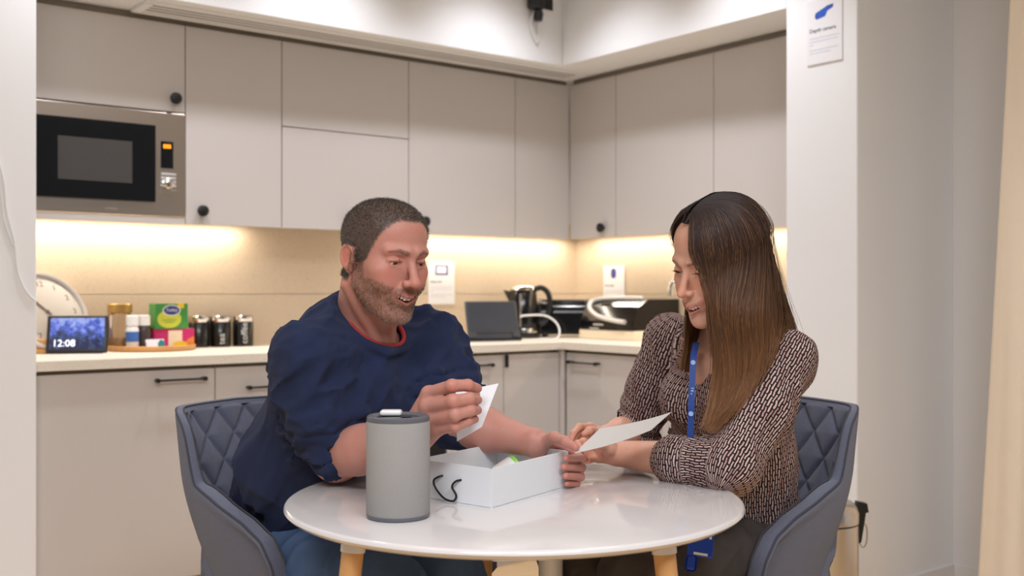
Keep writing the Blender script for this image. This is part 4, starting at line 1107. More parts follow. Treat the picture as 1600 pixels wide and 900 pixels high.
t = base_cab('b', 2.634, 2.930, [(PZ+.012, .868, 'door', None, 0, 0)], 'cashmere corner base cabinet with small black latch')
MB().m(MAT['black']).box((2.640-2.782, -.012, .815), (2.652-2.782, .002, .866), .002, 2).build('latch', t)
o = MB().m(MAT['cab']).box((2.932, 3.432, 0), (2.950, 3.470, .876), .001, 1).build('corner_post'); tag(o, 'plain cashmere filler post in the inner corner of the base cabinets', 'filler post')
base_cab('r', 2.870, 3.428, [(PZ+.012, .868, 'door', 3.302, .8290, .176)], 'base cabinet beside the inner corner with black bar handle')
base_cab('r', 2.320, 2.870, [(PZ+.012, .868, 'door', 2.720, .8290, .176)], 'base cabinet behind the woman next to the column')
# ------------------------------------------------------------------ table group: axes (right, ahead, up) turned by YAW
def tthing(name, label, cat, u, v, z=0, group=None, turn=0): return thing(name, label, cat, room(u, v, z), YAW+turn, group)
TU, TV, TZ = .004, 1.937, .75
t = tthing('round_table', 'round white lacquered table with beech legs in front', 'table', TU, TV)
R = .410
prof = [(.0005, -.019), (R-.030, -.019), (R-.012, -.017), (R-.004, -.012), (R, -.0075), (R-.0010, -.0030), (R-.0035, -.0008), (R-.007, 0), (.0005, 0)]
MB().m(MAT['lacquer']).lathe(prof, 128, c=(0, 0, TZ), cap=False).build('tabletop', t, smooth=True, ang=50)
MB().m(MAT['lacquer']).lathe([(.17, -.03), (.17, -.019)], 48, c=(0, 0, TZ)).build('mounting_plate', t, smooth=True)
for (u0, v0), (u1, v1) in (((-.252, -.262), (-.325, -.335)), ((.232, -.272), (.300, -.345)), ((-.058, .250), (-.075, .335))):
    a, b = A(u0, v0, TZ-.019), A(u1, v1, 0); d = b-a
    l = MB().m(MAT['beech']).tube([tuple(a+d*.012), tuple(a+d*.5), tuple(b)], [.0175, .0165, .0120], 24).build('leg', t, smooth=True)
    MB().m(MAT['lacquer']).tube([tuple(a+A(0, 0, .001)), tuple(a+d*.024)], [.0200, .0196], 24).build('collar', l, smooth=True)
a = A(.072, .16, TZ-.019)
MB().m(MAT['lacquer']).tube([tuple(a), (a[0], a[1], .02)], .024, 24).lathe([(.15, 0), (.15, .010), (.03, .022)], 40, c=(a[0], a[1], 0)).build('post', t, smooth=True)
# speaker
MAT['fabric'] = mat('grey_speaker_fabric', rgb(168, 164, 161), .95, var=.10, scale=700, bump=.6, bscale=1500, spec=.1)
MAT['slate'] = mat('slate_plastic', rgb(98, 100, 108), .4)
sU, sV = -.188, 1.762
t = tthing('speaker', 'grey fabric cylinder speaker standing on the white table', 'speaker', sU, sV, TZ)
r = .0525
MB().m(MAT['slate']).lathe([(r-.003, 0), (r-.0005, .002), (r, .0065), (r-.0008, .007)], 64).build('base_ring', t, smooth=True)
MB().m(MAT['fabric']).lathe([(r-.0008, .0068), (r, .009), (r, .157), (r-.0012, .1585)], 64).build('fabric_sleeve', t, smooth=True)
MB().m(MAT['slate']).lathe([(r-.0012, .1583), (r-.0004, .161), (r-.0012, .166), (r-.004, .168), (r-.008, .1665), (r-.012, .1635), (.0005, .1632)], 64).build('top_ring', t, smooth=True)
MB().m(MAT['gloss']).lathe([(r-.014, .1633), (r-.016, .1642), (.0005, .1644)], 48).build('top_plate', t, smooth=True)
o = tthing('white_puck', 'small white rounded puck lying on top of the grey speaker', 'puck', sU-.014, sV+.022, TZ+.1644)
MB().m(MAT['white']).box((-.018, -.012, 0), (.018, .012, .0095), .004, 3).build('shell', o, smooth=True)
# open gift box
bc = A(-.035, 1.82); e1 = A(.142, .209); e2 = A(-.137, .106)
t = tthing('gift_box', 'open white cardboard box with black cord loop on the table', 'box', bc[0], bc[1], TZ)
def bx_(p, q, z0, z1, th, inn):
    p, q = np.array(p), np.array(q); d = unit(q-p); n_ = np.array((-d[1], d[0]))*th*inn
    return [tuple(p), tuple(q), tuple(q+n_), tuple(p+n_)], z0, z1
BH, th = .069, .0035
c0, c1, c2, c3 = A(0, 0), e1, e1+e2, e2
MAT['boxcard'] = mat('white_box_board', rgb(236, 238, 240), .55, var=.008)
MB().m(MAT['boxcard']).prism([tuple(c0), tuple(c1), tuple(c2), tuple(c3)], 0, .003).build('bottom', t)
for nm, p, q in (('front_panel', c3, c0), ('long_panel', c0, c1), ('end_panel', c1, c2), ('back_panel', c2, c3)):
    o_, z0, z1 = bx_(p, q, .0015, BH, th, 1); MB().m(MAT['boxcard']).prism(o_, z0, z1).build(nm, t)
# the cord on the front panel
fpos = lambda s, z, off=.004: (c3[0]+(c0[0]-c3[0])*s-unit(A(-e2[1], e2[0]))[0]*-off, c3[1]+(c0[1]-c3[1])*s-unit(A(-e2[1], e2[0]))[1]*-off, z)
fn = unit(A(e1[0], e1[1]))*-1
def fpos(s, z, off=.003): q = c3+(c0-c3)*s+fn*off; return (q[0], q[1], z)
pts = spl([fpos(.36, .046, -.001), fpos(.33, .044, .006), fpos(.27, .036, .007), fpos(.30, .022, .006), fpos(.42, .008, .008), fpos(.54, .006, .008), fpos(.57, .016, .006), fpos(.52, .030, .007), fpos(.56, .040, .006), fpos(.61, .043, -.001)], 6)
MB().m(MAT['black']).tube(pts, .0020, 8).build('cord', t, smooth=True)
# round green-topped bottle lying in the box
g = tthing('green_capped_tube', 'small white tube with bright green cap inside the white box', 'tube', .006, 2.044, TZ+.0035)
MAT['green'] = mat('bright_green_plastic', rgb(140, 214, 92), .35)
ax = frame((0, 0, .0515), (0, 0, 1), (.4, .9, 0))
b0 = A(-.034, -.012, .0175); b1 = A(-.004, .002, .035)
MB().m(MAT['white']).tube([tuple(b0), tuple(b1)], .019, 24).build('tube', g, smooth=True)
MB().m(MAT['green']).tube([tuple(b1+(b1-b0)*.01), tuple(b1+(b1-b0)*.2), tuple(b1+(b1-b0)*.32)], [.0185, .0185, .010], 24).build('cap', g, smooth=True)
# grey card and white card in the hands
def sheet(name, label, cat, C, m_, bend=None, th=.0008, n=8):
    """four corners (right, ahead, up) -> a thin bent sheet"""
    C = [np.array(c) for c in C]; o = np.mean(C, 0); t = tthing(name, label, cat, o[0], o[1], o[2])
    gu, gv = np.meshgrid(np.linspace(0, 1, n), np.linspace(0, 1, n), indexing='ij'); P = np.zeros((n, n, 3))
    for i in range(n):
        for j in range(n):
            a, b = gu[i, j], gv[i, j]; P[i, j] = C[0]*(1-a)*(1-b)+C[1]*a*(1-b)+C[2]*a*b+C[3]*(1-a)*b-o
    nr = unit(np.cross(C[1]-C[0], C[3]-C[0]))
    if bend: P += nr*(bend*(4*gu*(1-gu)))[..., None]
    b = MB().m(m_); vs = [tuple(p) for p in (P+nr*th/2).reshape(-1, 3)]+[tuple(p) for p in (P-nr*th/2).reshape(-1, 3)]; N = n*n; fs = []
    for i in range(n-1):
        for j in range(n-1):
            q = (i*n+j, (i+1)*n+j, (i+1)*n+j+1, i*n+j+1); fs.append(q); fs.append(tuple(N+k for k in reversed(q)))
    rim = [i*n for i in range(n)]+[(n-1)*n+j for j in range(1, n)]+[i*n+n-1 for i in range(n-2, -1, -1)]+[j for j in range(n-2, 0, -1)]
    for a, c in zip(rim, rim[1:]+rim[:1]): fs.append((a, c, N+c, N+a))
    b.poly(vs, fs).build('card_sheet', t, smooth=True)
    return t
sheet('grey_card', 'pale grey card held out flat over the box end', 'card', [Q(938, 669, 2.045), Q(1049, 644, 2.020), Q(1017, 672, 1.945), Q(898, 708, 1.960)], MAT['greycard'], .004)
sheet('white_card', "white card held upright in the man's raised hand", 'card', [Q(712, 612, 1.858), Q(779, 599, 1.875), Q(753, 667, 1.850), Q(714, 690, 1.838)], MAT['paper'], .003)

# ------------------------------------------------------------------ quilted armchairs
MAT['chairf'] = mat('blue_grey_chair_fabric', rgb(106, 110, 128), .95, var=.16, scale=260, bump=.6, bscale=1300, spec=.1, sheen=.2)
MAT['piping'] = mat('dark_grey_seam', rgb(70, 70, 78), .95)
MAT['chairleg'] = MAT['beech']
path = spl([(.262, .250), (.266, .12), (.262, 0), (.252, -.10), (.222, -.185), (.150, -.228), (.075, -.242), (0, -.246)], 14)
path = [(-x, y) for x, y in path][:-1][::1]
half = [(x, y) for x, y in path]                                        # left arm front -> back centre
full = half+[(0, -.246)]+[(-x, y) for x, y in reversed(half)]
fp = np.array(full); sl = np.concatenate([[0], np.cumsum(np.linalg.norm(np.diff(fp, axis=0), axis=1))]); TOT = sl[-1]
NS = 441; sg = np.linspace(0, TOT, NS); px_ = np.interp(sg, sl, fp[:, 0]); py_ = np.interp(sg, sl, fp[:, 1])
tx, ty = np.gradient(px_), np.gradient(py_); ln_ = np.hypot(tx, ty); nx, ny = -ty/ln_, tx/ln_   # points outward or inward?
if nx[NS//2]*0+ny[NS//2]*(-1) < 0: nx, ny = -nx, -ny                     # at the back centre outward is -y
ac = np.abs(sg-TOT/2)
def rimz(a):
    z = np.interp(a, [0, .19, .226, .247, .257, .263, .271, .30, .36, .44, .50, .535, .56], [.872, .868, .857, .836, .80, .755, .722, .710, .692, .668, .640, .595, .52])
    return z
def make_chair(label, u, v, face):
    ang = math.atan2(face[1], face[0])-math.pi/2
    t = tthing('quilted_armchair', label, 'chair', u, v, 0, 'grey quilted armchairs', ang)
    rz = rimz(ac); k = np.ones(5)/5; rz = np.convolve(np.pad(rz, 2, 'edge'), k, 'valid')
    lean = lambda z, a: np.clip(z-.48, 0, 1)*.26*sstep(.34, .16, a)
    thick = .024+.018*sstep(.255, .300, ac)
    zb = .395
    # inner face with quilting
    M1 = 120; V = np.zeros((NS, M1, 3))
    back = sstep(.262, .245, ac)
    for j in range(M1):
        f = j/(M1-1); z = .43+(rz-.012-.43)*f
        q1 = sg-TOT/2; cu = q1/.085; cz = (z-.40)/.113
        a_, b_ = cu+cz+.25, cu-cz+.25
        d1 = np.abs(a_-np.round(a_)); d2 = np.abs(b_-np.round(b_)); g = np.minimum(d1, d2)*.068
        puff = (.0105*(1-np.exp(-g/.009))-.0035*np.exp(-(g/.0035)**2))*back*sstep(.868, .855, z)*(z > .44)
        off = -thick+0*z-puff+.006*back
        V[:, j] = np.stack([px_+nx*off, py_+ny*off-lean(z, ac), z], 1)
    idx = np.arange(NS*M1).reshape(NS, M1); F = np.stack([idx[:-1, :-1], idx[1:, :-1], idx[1:, 1:], idx[:-1, 1:]], -1).reshape(-1, 4)
    np_mesh('quilted_backrest', V.reshape(-1, 3), F[:, ::-1], [MAT['chairf']], t)
    # rim and outer shell
    rows = []
    for a_ in np.linspace(0, math.pi, 9):
        c_ = math.cos(a_); s_ = math.sin(a_); z = rz-.014+.014*s_
        off = -thick/2-thick/2*c_; rows.append(np.stack([px_+nx*off, py_+ny*off-lean(z, ac), z], 1))
    for f in np.linspace(0, 1, 24)[1:]:
        z = (rz-.014)*(1-f)+zb*f; tap = 1-.20*sstep(.74, .39, z)
        off = .004*np.sin(f*math.pi)
        rows.append(np.stack([(px_+nx*off)*tap, (py_+ny*off)*tap-lean(z, ac), z], 1))
    V = np.stack(rows, 1); m_ = V.shape[1]
    idx = np.arange(NS*m_).reshape(NS, m_); F = np.stack([idx[:-1, :-1], idx[1:, :-1], idx[1:, 1:], idx[:-1, 1:]], -1).reshape(-1, 4)
    # close the arm fronts
    np_mesh('shell', V.reshape(-1, 3), F, [MAT['chairf']], t)
    for e in (0, NS-1):
        b = MB().m(MAT['chairf']); inner = [(px_[e]-nx[e]*thick[e], py_[e]-ny[e]*thick[e], z) for z in np.linspace(.43, rz[e]-.012, 6)]
        pts = [tuple(p) for p in V[e]]
        ring = pts+[inner[0]]
        cen = np.mean(np.array(ring), 0)+A(0, .012, 0); n_ = len(ring)
        b.poly([tuple(cen)]+ring, [(0, 1+i, 1+(i+1) % n_) for i in range(n_)]).build('arm_front', t, smooth=True)
    # piping along the arm rims, down the sides of the quilted panel and over the top
    sel = [i for i in range(NS)]
    def rp(i, off, dz): z = rz[i]-.014+dz; return (px_[i]+nx[i]*off, py_[i]+ny[i]*off-float(lean(z, ac[i])), z)
    MB().m(MAT['piping']).tube([rp(i, -.0035, .010) for i in range(0, NS, 2)], .0026, 6).build('piping', t, smooth=True)
    MB().m(MAT['piping']).tube([rp(i, -thick[i]+.003, .011) for i in range(0, NS, 2)], .0020, 6).build('piping', t, smooth=True)
    for q in (-1, 1):
        i = int(np.argmin(np.abs(sg-TOT/2-q*.262))); zz = np.linspace(.48, rz[i]-.012, 14)
        MB().m(MAT['piping']).tube([(px_[i]-nx[i]*(thick[i]+.002), py_[i]-ny[i]*(thick[i]+.002)-float(lean(z, ac[i])), z) for z in zz], .0020, 6).build('panel_seam', t, smooth=True)
    # seat cushion, bottom, legs
    out = [(x*.84, y*.84+.0) for x, y in zip(px_[::6], py_[::6])]; out = out+[(out[-1][0], .27), (out[0][0], .27)]
    b = MB().m(MAT['chairf']); b.prism(out, .395, .455)
    s_ = b.build('seat_cushion', t)
    bv = s_.modifiers.new('bevel', 'BEVEL'); bv.width = .018; bv.segments = 3
    for p in s_.data.polygons: p.use_smooth = True
    for sx, sy in ((-1, 1), (1, 1), (-1, -1), (1, -1)):
        MB().m(MAT['chairleg']).tube([(sx*.15, sy*.13+.01, .40), (sx*.215, sy*.20+.01, 0)], [.018, .011], 16).build('leg', t, smooth=True)
    return t
make_chair("grey quilted armchair the man sits on, at left", -.390, 2.325, (.80, -.60))
make_chair("grey quilted armchair the woman sits on, at right", .425, 2.365, (-.80, -.60))

# lanyard with badge on the woman
MAT['lan'] = mat('royal_blue_ribbon', rgb(32, 66, 138), .6, var=.08); MAT['badge'] = mat('blue_badge_plastic', rgb(28, 70, 190), .35)
MAT['pale'] = mat('pale_blue_print', rgb(150, 178, 226), .6)
t = tthing('lanyard', 'blue lanyard with badge holder hanging from the woman\'s neck', 'lanyard', .36, 2.15, .60); lo_ = A(.36, 2.15, .60)
def ribbon(name, pts, wd, nrm, mt, th=.0012):
    pts = [np.array(p) for p in pts]; b = MB().m(mt); vs = []; n = len(pts)
    for i, p in enumerate(pts):
        tt = unit(pts[min(i+1, n-1)]-pts[max(i-1, 0)]); x = unit(np.cross(tt, nrm)); nn = np.cross(x, tt)
        for sx, sz in ((-1, 0), (1, 0), (1, 1), (-1, 1)): vs.append(tuple(p+x*wd*sx*.5+nn*th*sz-lo_))
    fs = [(0, 1, 2, 3), tuple((n-1)*4+k for k in (3, 2, 1, 0))]
    for i in range(n-1):
        for k in range(4): fs.append((i*4+k, i*4+(k+1) % 4, i*4+4+(k+1) % 4, i*4+4+k))
    return b.poly(vs, fs).build(name, t)
VL = A(-.25, -1, .12)
lp = [A(*p) for p in spl([Q(1088, 536, 2.150), Q(1084, 556, 2.092), Q(1082, 590, 2.072), Q(1080, 640, 2.062), Q(1079, 700, 2.07), Q(1084, 770, 2.06), Q(1092, 838, 1.97)], 8)]
rb = ribbon('strap', lp, .0125, VL, MAT['lan'])
for y_ in (566, 643):
    p = lp[int(np.argmin([abs(q[2]-Q(1084, y_, 2.08)[2]) for q in lp]))]
    MB().m(MAT['pale']).lathe([(.0048, 0), (.0048, .0006)], 18, M=frame(tuple(p+A(-.0008, -.0035, .001)-lo_), (1, -.25, 0), (0, .1, 1))).build('round_mark', rb)
p0 = Q(1082, 607, 2.068)-lo_+A(-.0005, -.004, 0)
for k, wl in enumerate((.004, .003, .005, .003, .004, .003, .004, .005, .003)):
    MB().m(MAT['pale']).box((-.0028, -.0005, -.045+k*.0056), (.0012+(k % 3)*.0008, .0002, -.045+k*.0056+wl*.7), M=Matrix.Translation(Vector(p0)) @ Matrix.Rotation(.06, 4, 'Y')).build('print_mark', rb)
bp = Q(1094, 858, 1.955)-lo_
MBd = Matrix.Translation(Vector(bp)) @ Matrix.Rotation(.16, 4, 'Y') @ Matrix.Rotation(-.25, 4, 'X')
bd = MB().m(MAT['badge']).box((-.024, -.003, -.014), (.024, .003, .040), .003, 2, M=MBd).build('badge_holder', t)
MB().m(MAT['badge']).box((-.024, -.0028, -.042), (-.004, .0028, -.012), .006, 3, M=MBd).build('badge_reel', bd)
MB().m(MAT['white']).box((-.012, -.0036, -.011), (.014, -.0028, -.0065), M=MBd).build('white_slot', bd)
MB().m(MAT['white']).box((.014, -.0036, .020), (.0185, -.0028, .036), M=MBd).build('white_edge', bd)
# pedal bin behind the woman's chair
t = tthing('pedal_bin', 'slim steel pedal bin standing between chair and column', 'bin', .880, 3.02)
MAT['binsteel'] = mat('satin_steel', rgb(214, 208, 202), .22, metal=1)
MB().m(MAT['black']).lathe([(.098, 0), (.100, .004), (.100, .022)], 48).build('base', t, smooth=True)
MB().m(MAT['binsteel']).lathe([(.097, .022), (.097, .470)], 64).build('drum', t, smooth=True)
MB().m(MAT['plastic']).lathe([(.0965, .470), (.0965, .475)], 64).build('gap_ring', t, smooth=True)
MB().m(MAT['binsteel']).lathe([(.0985, .475), (.099, .505), (.094, .520), (.080, .531), (.0005, .540)], 64).build('lid', t, smooth=True)
MB().m(MAT['black']).poly([(.094, -.012, .530), (.122, -.012, .524), (.126, -.012, .500), (.118, -.012, .498), (.114, -.012, .470), (.105, -.012, .415), (.097, -.012, .412),
    (.094, .012, .530), (.122, .012, .524), (.126, .012, .500), (.118, .012, .498), (.114, .012, .470), (.105, .012, .415), (.097, .012, .412)],
    [tuple(range(7)), tuple(reversed(range(7, 14)))]+[(i, (i+1) % 7, 7+(i+1) % 7, 7+i) for i in range(7)]).build('hinge', t)
hp = spl([(.113, 0, .470), (.124, 0, .455), (.124, 0, .415), (.114, 0, .398), (.104, 0, .410)], 6)
MB().m(MAT['steel']).tube(hp, .0018, 8).build('carry_ring', t, smooth=True)
# curtain at the right edge
MAT['curtain'] = mat('cream_curtain', rgb(244, 230, 210), .9, var=.03, spec=.1, sheen=.2)
t = thing('curtain', 'cream curtain hanging at the right edge of the picture', 'curtain', (3.28, 1.45, 0))
n = 90; b = MB().m(MAT['curtain']); vs = []
for j in range(14):
    z = .02+(CEIL-.06-.02)*j/13
    for i in range(n):
        f = i/(n-1); y = .26*(1-2*f)+.15*(1-f)*(1-z/CEIL)
        fold = .030*math.sin(f*16)+.010*math.sin(f*37+z)
        vs.append((fold, y-.06, z))
fs = [(j*n+i, j*n+i+1, (j+1)*n+i+1, (j+1)*n+i) for j in range(13) for i in range(n-1)]
o = b.poly(vs, fs).build('drape', t, smooth=True); sm = o.modifiers.new('thickness', 'SOLIDIFY'); sm.thickness = .004
o = MB().m(MAT['steel']).tube([(0, -.40, CEIL-.045), (0, .40, CEIL-.045)], .010, 12).box((-.01, -.36, CEIL-.05), (.01, -.34, CEIL)).box((-.01, .34, CEIL-.05), (.01, .36, CEIL)).build('curtain_rail', t, smooth=True)
# ------------------------------------------------------------------ things on the worktop and the walls
WZ = .910
FB = lambda x, y, z: frame((x, y, z), (1, 0, 0), (0, 0, 1))              # upright print facing -y
# wall clock leaning on the splashback
MAT['dial'] = mat('clock_dial', rgb(200, 195, 190), .5, var=.01)
lean_ = R_(27); cR = .152
t = thing('wall_clock', 'round white wall clock leaning on the splashback at far left', 'clock', (1.004, 3.950, WZ), .34)
Mc = Matrix.Translation((0, 0, cR*math.cos(lean_)+.006)) @ frame((0, 0, 0), (1, 0, 0), (0, math.sin(lean_), math.cos(lean_)))
MB().m(MAT['silver']).lathe([(cR-.012, -.018), (cR-.003, -.018), (cR, -.010), (cR, .010), (cR-.004, .016), (cR-.010, .014), (cR-.013, .004)], 72, M=Mc, cap=False).build('rim', t, smooth=True)
MB().m(MAT['dial']).lathe([(.0005, -.016), (cR-.011, -.016), (cR-.011, .003), (.0005, .003)], 72, M=Mc, cap=False).build('dial', t, smooth=True)
MAT['clockink'] = mat('clock_ink', rgb(120, 104, 94), .7)
for k in range(1, 13):
    a = -k*math.pi/6+math.pi/2; text('numeral', str(k), .030, MAT['clockink'], t, Mc @ Matrix.Translation((.108*math.cos(a), .108*math.sin(a), .0034)))
for nm, an, ln_, wd in (('hour_hand', 2.35, .070, .005), ('minute_hand', 2.28, .105, .0032)):
    MB().m(MAT['clockink']).box((-.018, -wd/2, .005), (ln_, wd/2, .0065), M=Mc @ Matrix.Rotation(an, 4, 'Z')).build(nm, t)
MB().m(MAT['clockink']).lathe([(.006, .004), (.006, .008), (.0005, .0085)], 20, M=Mc).build('hub', t, smooth=True)
# wooden board and dark cable tidy beside the clock
t = thing('wooden_block', 'small brown wooden block behind the smart display', 'block', (.955, 3.90, WZ)); MB().m(MAT['traywood']).box((-.05, -.04, 0), (.05, .04, .016), .003).box((-.045, -.035, .016), (.045, .035, .050), .004).build('block', t)
# smart display
def m_screen():
    ma = bpy.data.materials.new('display_picture'); ma.use_nodes = True; nt = ma.node_tree; b = nt.nodes['Principled BSDF']; b.inputs['Base Color'].default_value = (.01, .01, .02, 1); b.inputs['Roughness'].default_value = .1
    tc = nt.nodes.new('ShaderNodeTexCoord'); n = nt.nodes.new('ShaderNodeTexNoise'); n.inputs['Scale'].default_value = 42; n.inputs['Detail'].default_value = 5; n.inputs['Roughness'].default_value = .7
    sep = nt.nodes.new('ShaderNodeSeparateXYZ'); nt.links.new(tc.outputs['Object'], sep.inputs[0]); nt.links.new(tc.outputs['Object'], n.inputs['Vector'])
    mr = nt.nodes.new('ShaderNodeMapRange'); mr.inputs[1].default_value = .02; mr.inputs[2].default_value = .125; mr.inputs[3].default_value = -.22; mr.inputs[4].default_value = .16
    nt.links.new(sep.outputs['Z'], mr.inputs[0]); ad = nt.nodes.new('ShaderNodeMath'); nt.links.new(n.outputs['Fac'], ad.inputs[0]); nt.links.new(mr.outputs[0], ad.inputs[1])
    cr_ = nt.nodes.new('ShaderNodeValToRGB'); e = cr_.color_ramp.elements
    e[0].position = .30; e[0].color = rgb(22, 34, 74)+(1,); e[1].position = .66; e[1].color = rgb(168, 186, 248)+(1,)
    q = e.new(.42); q.color = rgb(62, 84, 130)+(1,); q = e.new(.52); q.color = rgb(84, 108, 226)+(1,)
    nt.links.new(ad.outputs[0], cr_.inputs[0]); nt.links.new(cr_.outputs[0], b.inputs['Emission Color']); b.inputs['Emission Strength'].default_value = .85
    return ma
MAT['screen'] = m_screen(); MAT['lit'] = mat('lit_white_digits', (1, 1, 1), .5, emit=rgb(225, 232, 255), estr=1.0)
t = thing('smart_display', 'black smart display showing 12:08 over a blue picture', 'display', (1.062, 3.805, WZ), YAW+.20)
tl = R_(15); ct, st_ = math.cos(tl), math.sin(tl)
def dpos(x, s, d): return (x, s*st_-d*ct+0, s*ct+d*st_+.004)
b = MB().m(MAT['plastic']); Md = frame((0, 0, .004), (1, 0, 0), (0, st_, ct)); b.box((-.100, 0, -.014), (.100, .132, 0), .006, 3, M=Md); b.build('front_panel', t, smooth=True)
b = MB().m(MAT['plastic']); b.poly([(-.085, .006, 0), (.085, .006, 0), (.075, .058, 0), (-.075, .058, 0), (-.090, .036, .118), (.090, .036, .118)], [(0, 1, 2, 3), (0, 4, 5, 1), (3, 2, 5, 4), (0, 3, 4), (1, 5, 2)]); b.build('speaker_body', t)
MB().m(MAT['screen']).box((-.088, .012, -.0005), (.088, .122, .0006), M=Md).build('screen', t)
text('time_digits', '12:08', .034, MAT['lit'], t, Md @ Matrix.Translation((-.042, .032, .0010)))
# tray and what stands on it
TX, TY = 1.350, 3.885
t = thing('round_tray', 'round wooden tray holding the coffee jar and tea boxes', 'tray', (TX, TY, WZ))
MB().m(MAT['traywood']).lathe([(.0005, 0), (.148, 0), (.153, .004), (.154, .018), (.151, .020), (.148, .018), (.147, .008), (.0005, .0075)], 64, cap=False).build('dish', t, smooth=True)
TT = WZ+.0078
MAT['glass'] = mat('clear_glass', (.92, .9, .86), .04, trans=1, ior=1.45, var=0, alpha=1); MAT['coffee'] = mat('instant_coffee_granules', rgb(196, 160, 118), .9, var=.35, scale=400)
MAT['gold'] = mat('gold_lid', rgb(186, 148, 84), .35, metal=.6); MAT['amberlid'] = mat('amber_lid', rgb(206, 138, 60), .4)
t = thing('coffee_jar', 'square glass coffee jar with wide gold lid on the tray', 'jar', (1.244, 3.915, TT), .5)
MB().m(MAT['glass']).box((-.036, -.036, 0), (.036, .036, .128), .012, 3).build('glass', t, smooth=True)
MB().m(MAT['coffee']).box((-.032, -.032, .004), (.032, .032, .040), .009, 3).build('coffee', t, smooth=True)
MB().m(MAT['gold']).lathe([(.040, .128), (.043, .130), (.043, .158), (.040, .161), (.0005, .161)], 40).build('lid', t, smooth=True)
MAT['bluelabel'] = mat('blue_label', rgb(62, 110, 186), .5, var=.2, scale=90); MAT['darkbottle'] = mat('dark_brown_bottle', rgb(66, 56, 54), .3)
def bottle(x, y, label, body, band, r=.0225):
    t = thing('sweetener_bottle', label, 'bottle', (x, y, TT), .2)
    MB().m(body).lathe([(r-.003, 0), (r, .004), (r, .070), (r-.003, .078), (r-.008, .083)], 32).build('bottle', t, smooth=True)
    MB().m(MAT['white']).lathe([(r-.004, .082), (r-.001, .084), (r-.001, .118), (r-.004, .121), (.0005, .121)], 32).build('cap', t, smooth=True)
    MB().m(band).lathe([(r+.0006, .026), (r+.0006, .062)], 32, cap=False).build('label', t, smooth=True)
    return t
bottle(1.270, 3.858, 'white capped bottle with blue band on the tray', MAT['white'], MAT['bluelabel'])
bottle(1.317, 3.872, 'dark brown bottle with white cap on the tray', MAT['darkbottle'], MAT['darkbottle'])
MAT['olive'] = mat('olive_label', rgb(150, 148, 96), .5, var=.3, scale=60)
t = thing('spice_jar', 'small jar with amber lid between bottle and tea boxes', 'jar', (1.338, 3.940, TT))
MB().m(MAT['olive']).lathe([(.024, 0), (.026, .004), (.026, .056), (.021, .062)], 32).build('jar', t, smooth=True); MB().m(MAT['amberlid']).lathe([(.0235, .060), (.0245, .062), (.0245, .080), (.0005, .082)], 32).build('lid', t, smooth=True)
MAT['teal'] = mat('teal_print', rgb(40, 128, 128), .5)
t = thing('tea_sachet', 'white and teal paper sachet propped on the tray front', 'sachet', (1.350, 3.842, TT), .15)
MB().m(MAT['paper']).box((-.036, -.004, 0), (.036, .004, .034), .002, 1, M=Matrix.Rotation(-.35, 4, 'X')).build('sachet', t)
MB().m(MAT['teal']).poly([(.006, -.0050, .002), (.034, -.0050, .002), (.034, -.0050, .026), (.020, -.0050, .031), (.008, -.0050, .018)], [(0, 1, 2, 3, 4)], M=Matrix.Rotation(-.35, 4, 'X')).build('teal_patch', t)
# tea boxes
MAT['tgreen'] = mat('green_carton', rgb(70, 150, 72), .4, var=.12, scale=30); MAT['tlime'] = mat('lime_carton', rgb(176, 206, 92), .4, var=.1, scale=40); MAT['lemon'] = mat('lemon_print', rgb(206, 214, 70), .5, var=.15, scale=60)
MAT['magenta'] = mat('magenta_carton', rgb(206, 44, 112), .4, var=.25, scale=20); MAT['orange'] = mat('orange_print', rgb(232, 140, 60), .5, var=.2, scale=60); MAT['tblue'] = mat('deep_blue_print', rgb(44, 66, 140), .5); MAT['yellow'] = mat('yellow_print', rgb(240, 206, 50), .5)
MAT['cream'] = mat('cream_print', rgb(244, 226, 196), .5, var=.08, scale=60)
bz = .2
t = thing('fruit_tea_box', 'flat magenta fruit tea carton lying under the green one', 'tea box', (1.432, 3.905, TT), -.12)
MB().m(MAT['magenta']).box((-.072, -.036, 0), (.072, .036, .068), .001, 1).build('carton', t)
MB().m(MAT['cream']).box((-.022, -.0366, .006), (.028, -.0360, .062)).build('front_print', t)
MB().m(MAT['orange']).box((.0722, -.036, .001), (.0726, .036, .067)).build('end_print', t)
MB().m(MAT['orange']).poly([(.030, -.0366, .004), (.071, -.0366, .002), (.071, -.0366, .040), (.050, -.0366, .030)], [(0, 1, 2, 3)]).build('fruit_print', t)
MB().m(MAT['yellow']).lathe([(.020, 0), (.020, .0004)], 24, M=FB(.020, -.0366, .012) @ Matrix.Diagonal((1.3, .55, 1, 1))).build('lemon_slice', t)
t = thing('green_tea_box', 'green tea carton with yellow flash on top of the magenta one', 'tea box', (1.418, 3.905, TT+.0685), -.05)
MB().m(MAT['tgreen']).box((-.060, -.038, 0), (.060, .038, .093), .001, 1).build('carton', t)
MB().m(MAT['tlime']).box((.0602, -.037, .002), (.0606, .037, .080)).build('end_print', t)
MB().m(MAT['lemon']).lathe([(.044, 0), (.044, .0004)], 32, M=FB(-.008, -.0384, .036) @ Matrix.Diagonal((1, .75, 1, 1))).build('lemon_print', t)
MB().m(MAT['white']).lathe([(.033, .0004), (.033, .0007)], 32, M=FB(.000, -.0384, .068) @ Matrix.Diagonal((1, .62, 1, 1))).build('logo_rim', t)
MB().m(MAT['tblue']).lathe([(.029, .0007), (.029, .0010)], 32, M=FB(.000, -.0384, .068) @ Matrix.Diagonal((1, .58, 1, 1))).build('logo', t)
text('logo_text', 'Tetley', .017, MAT['white'], t, FB(0, -.0396, .069))
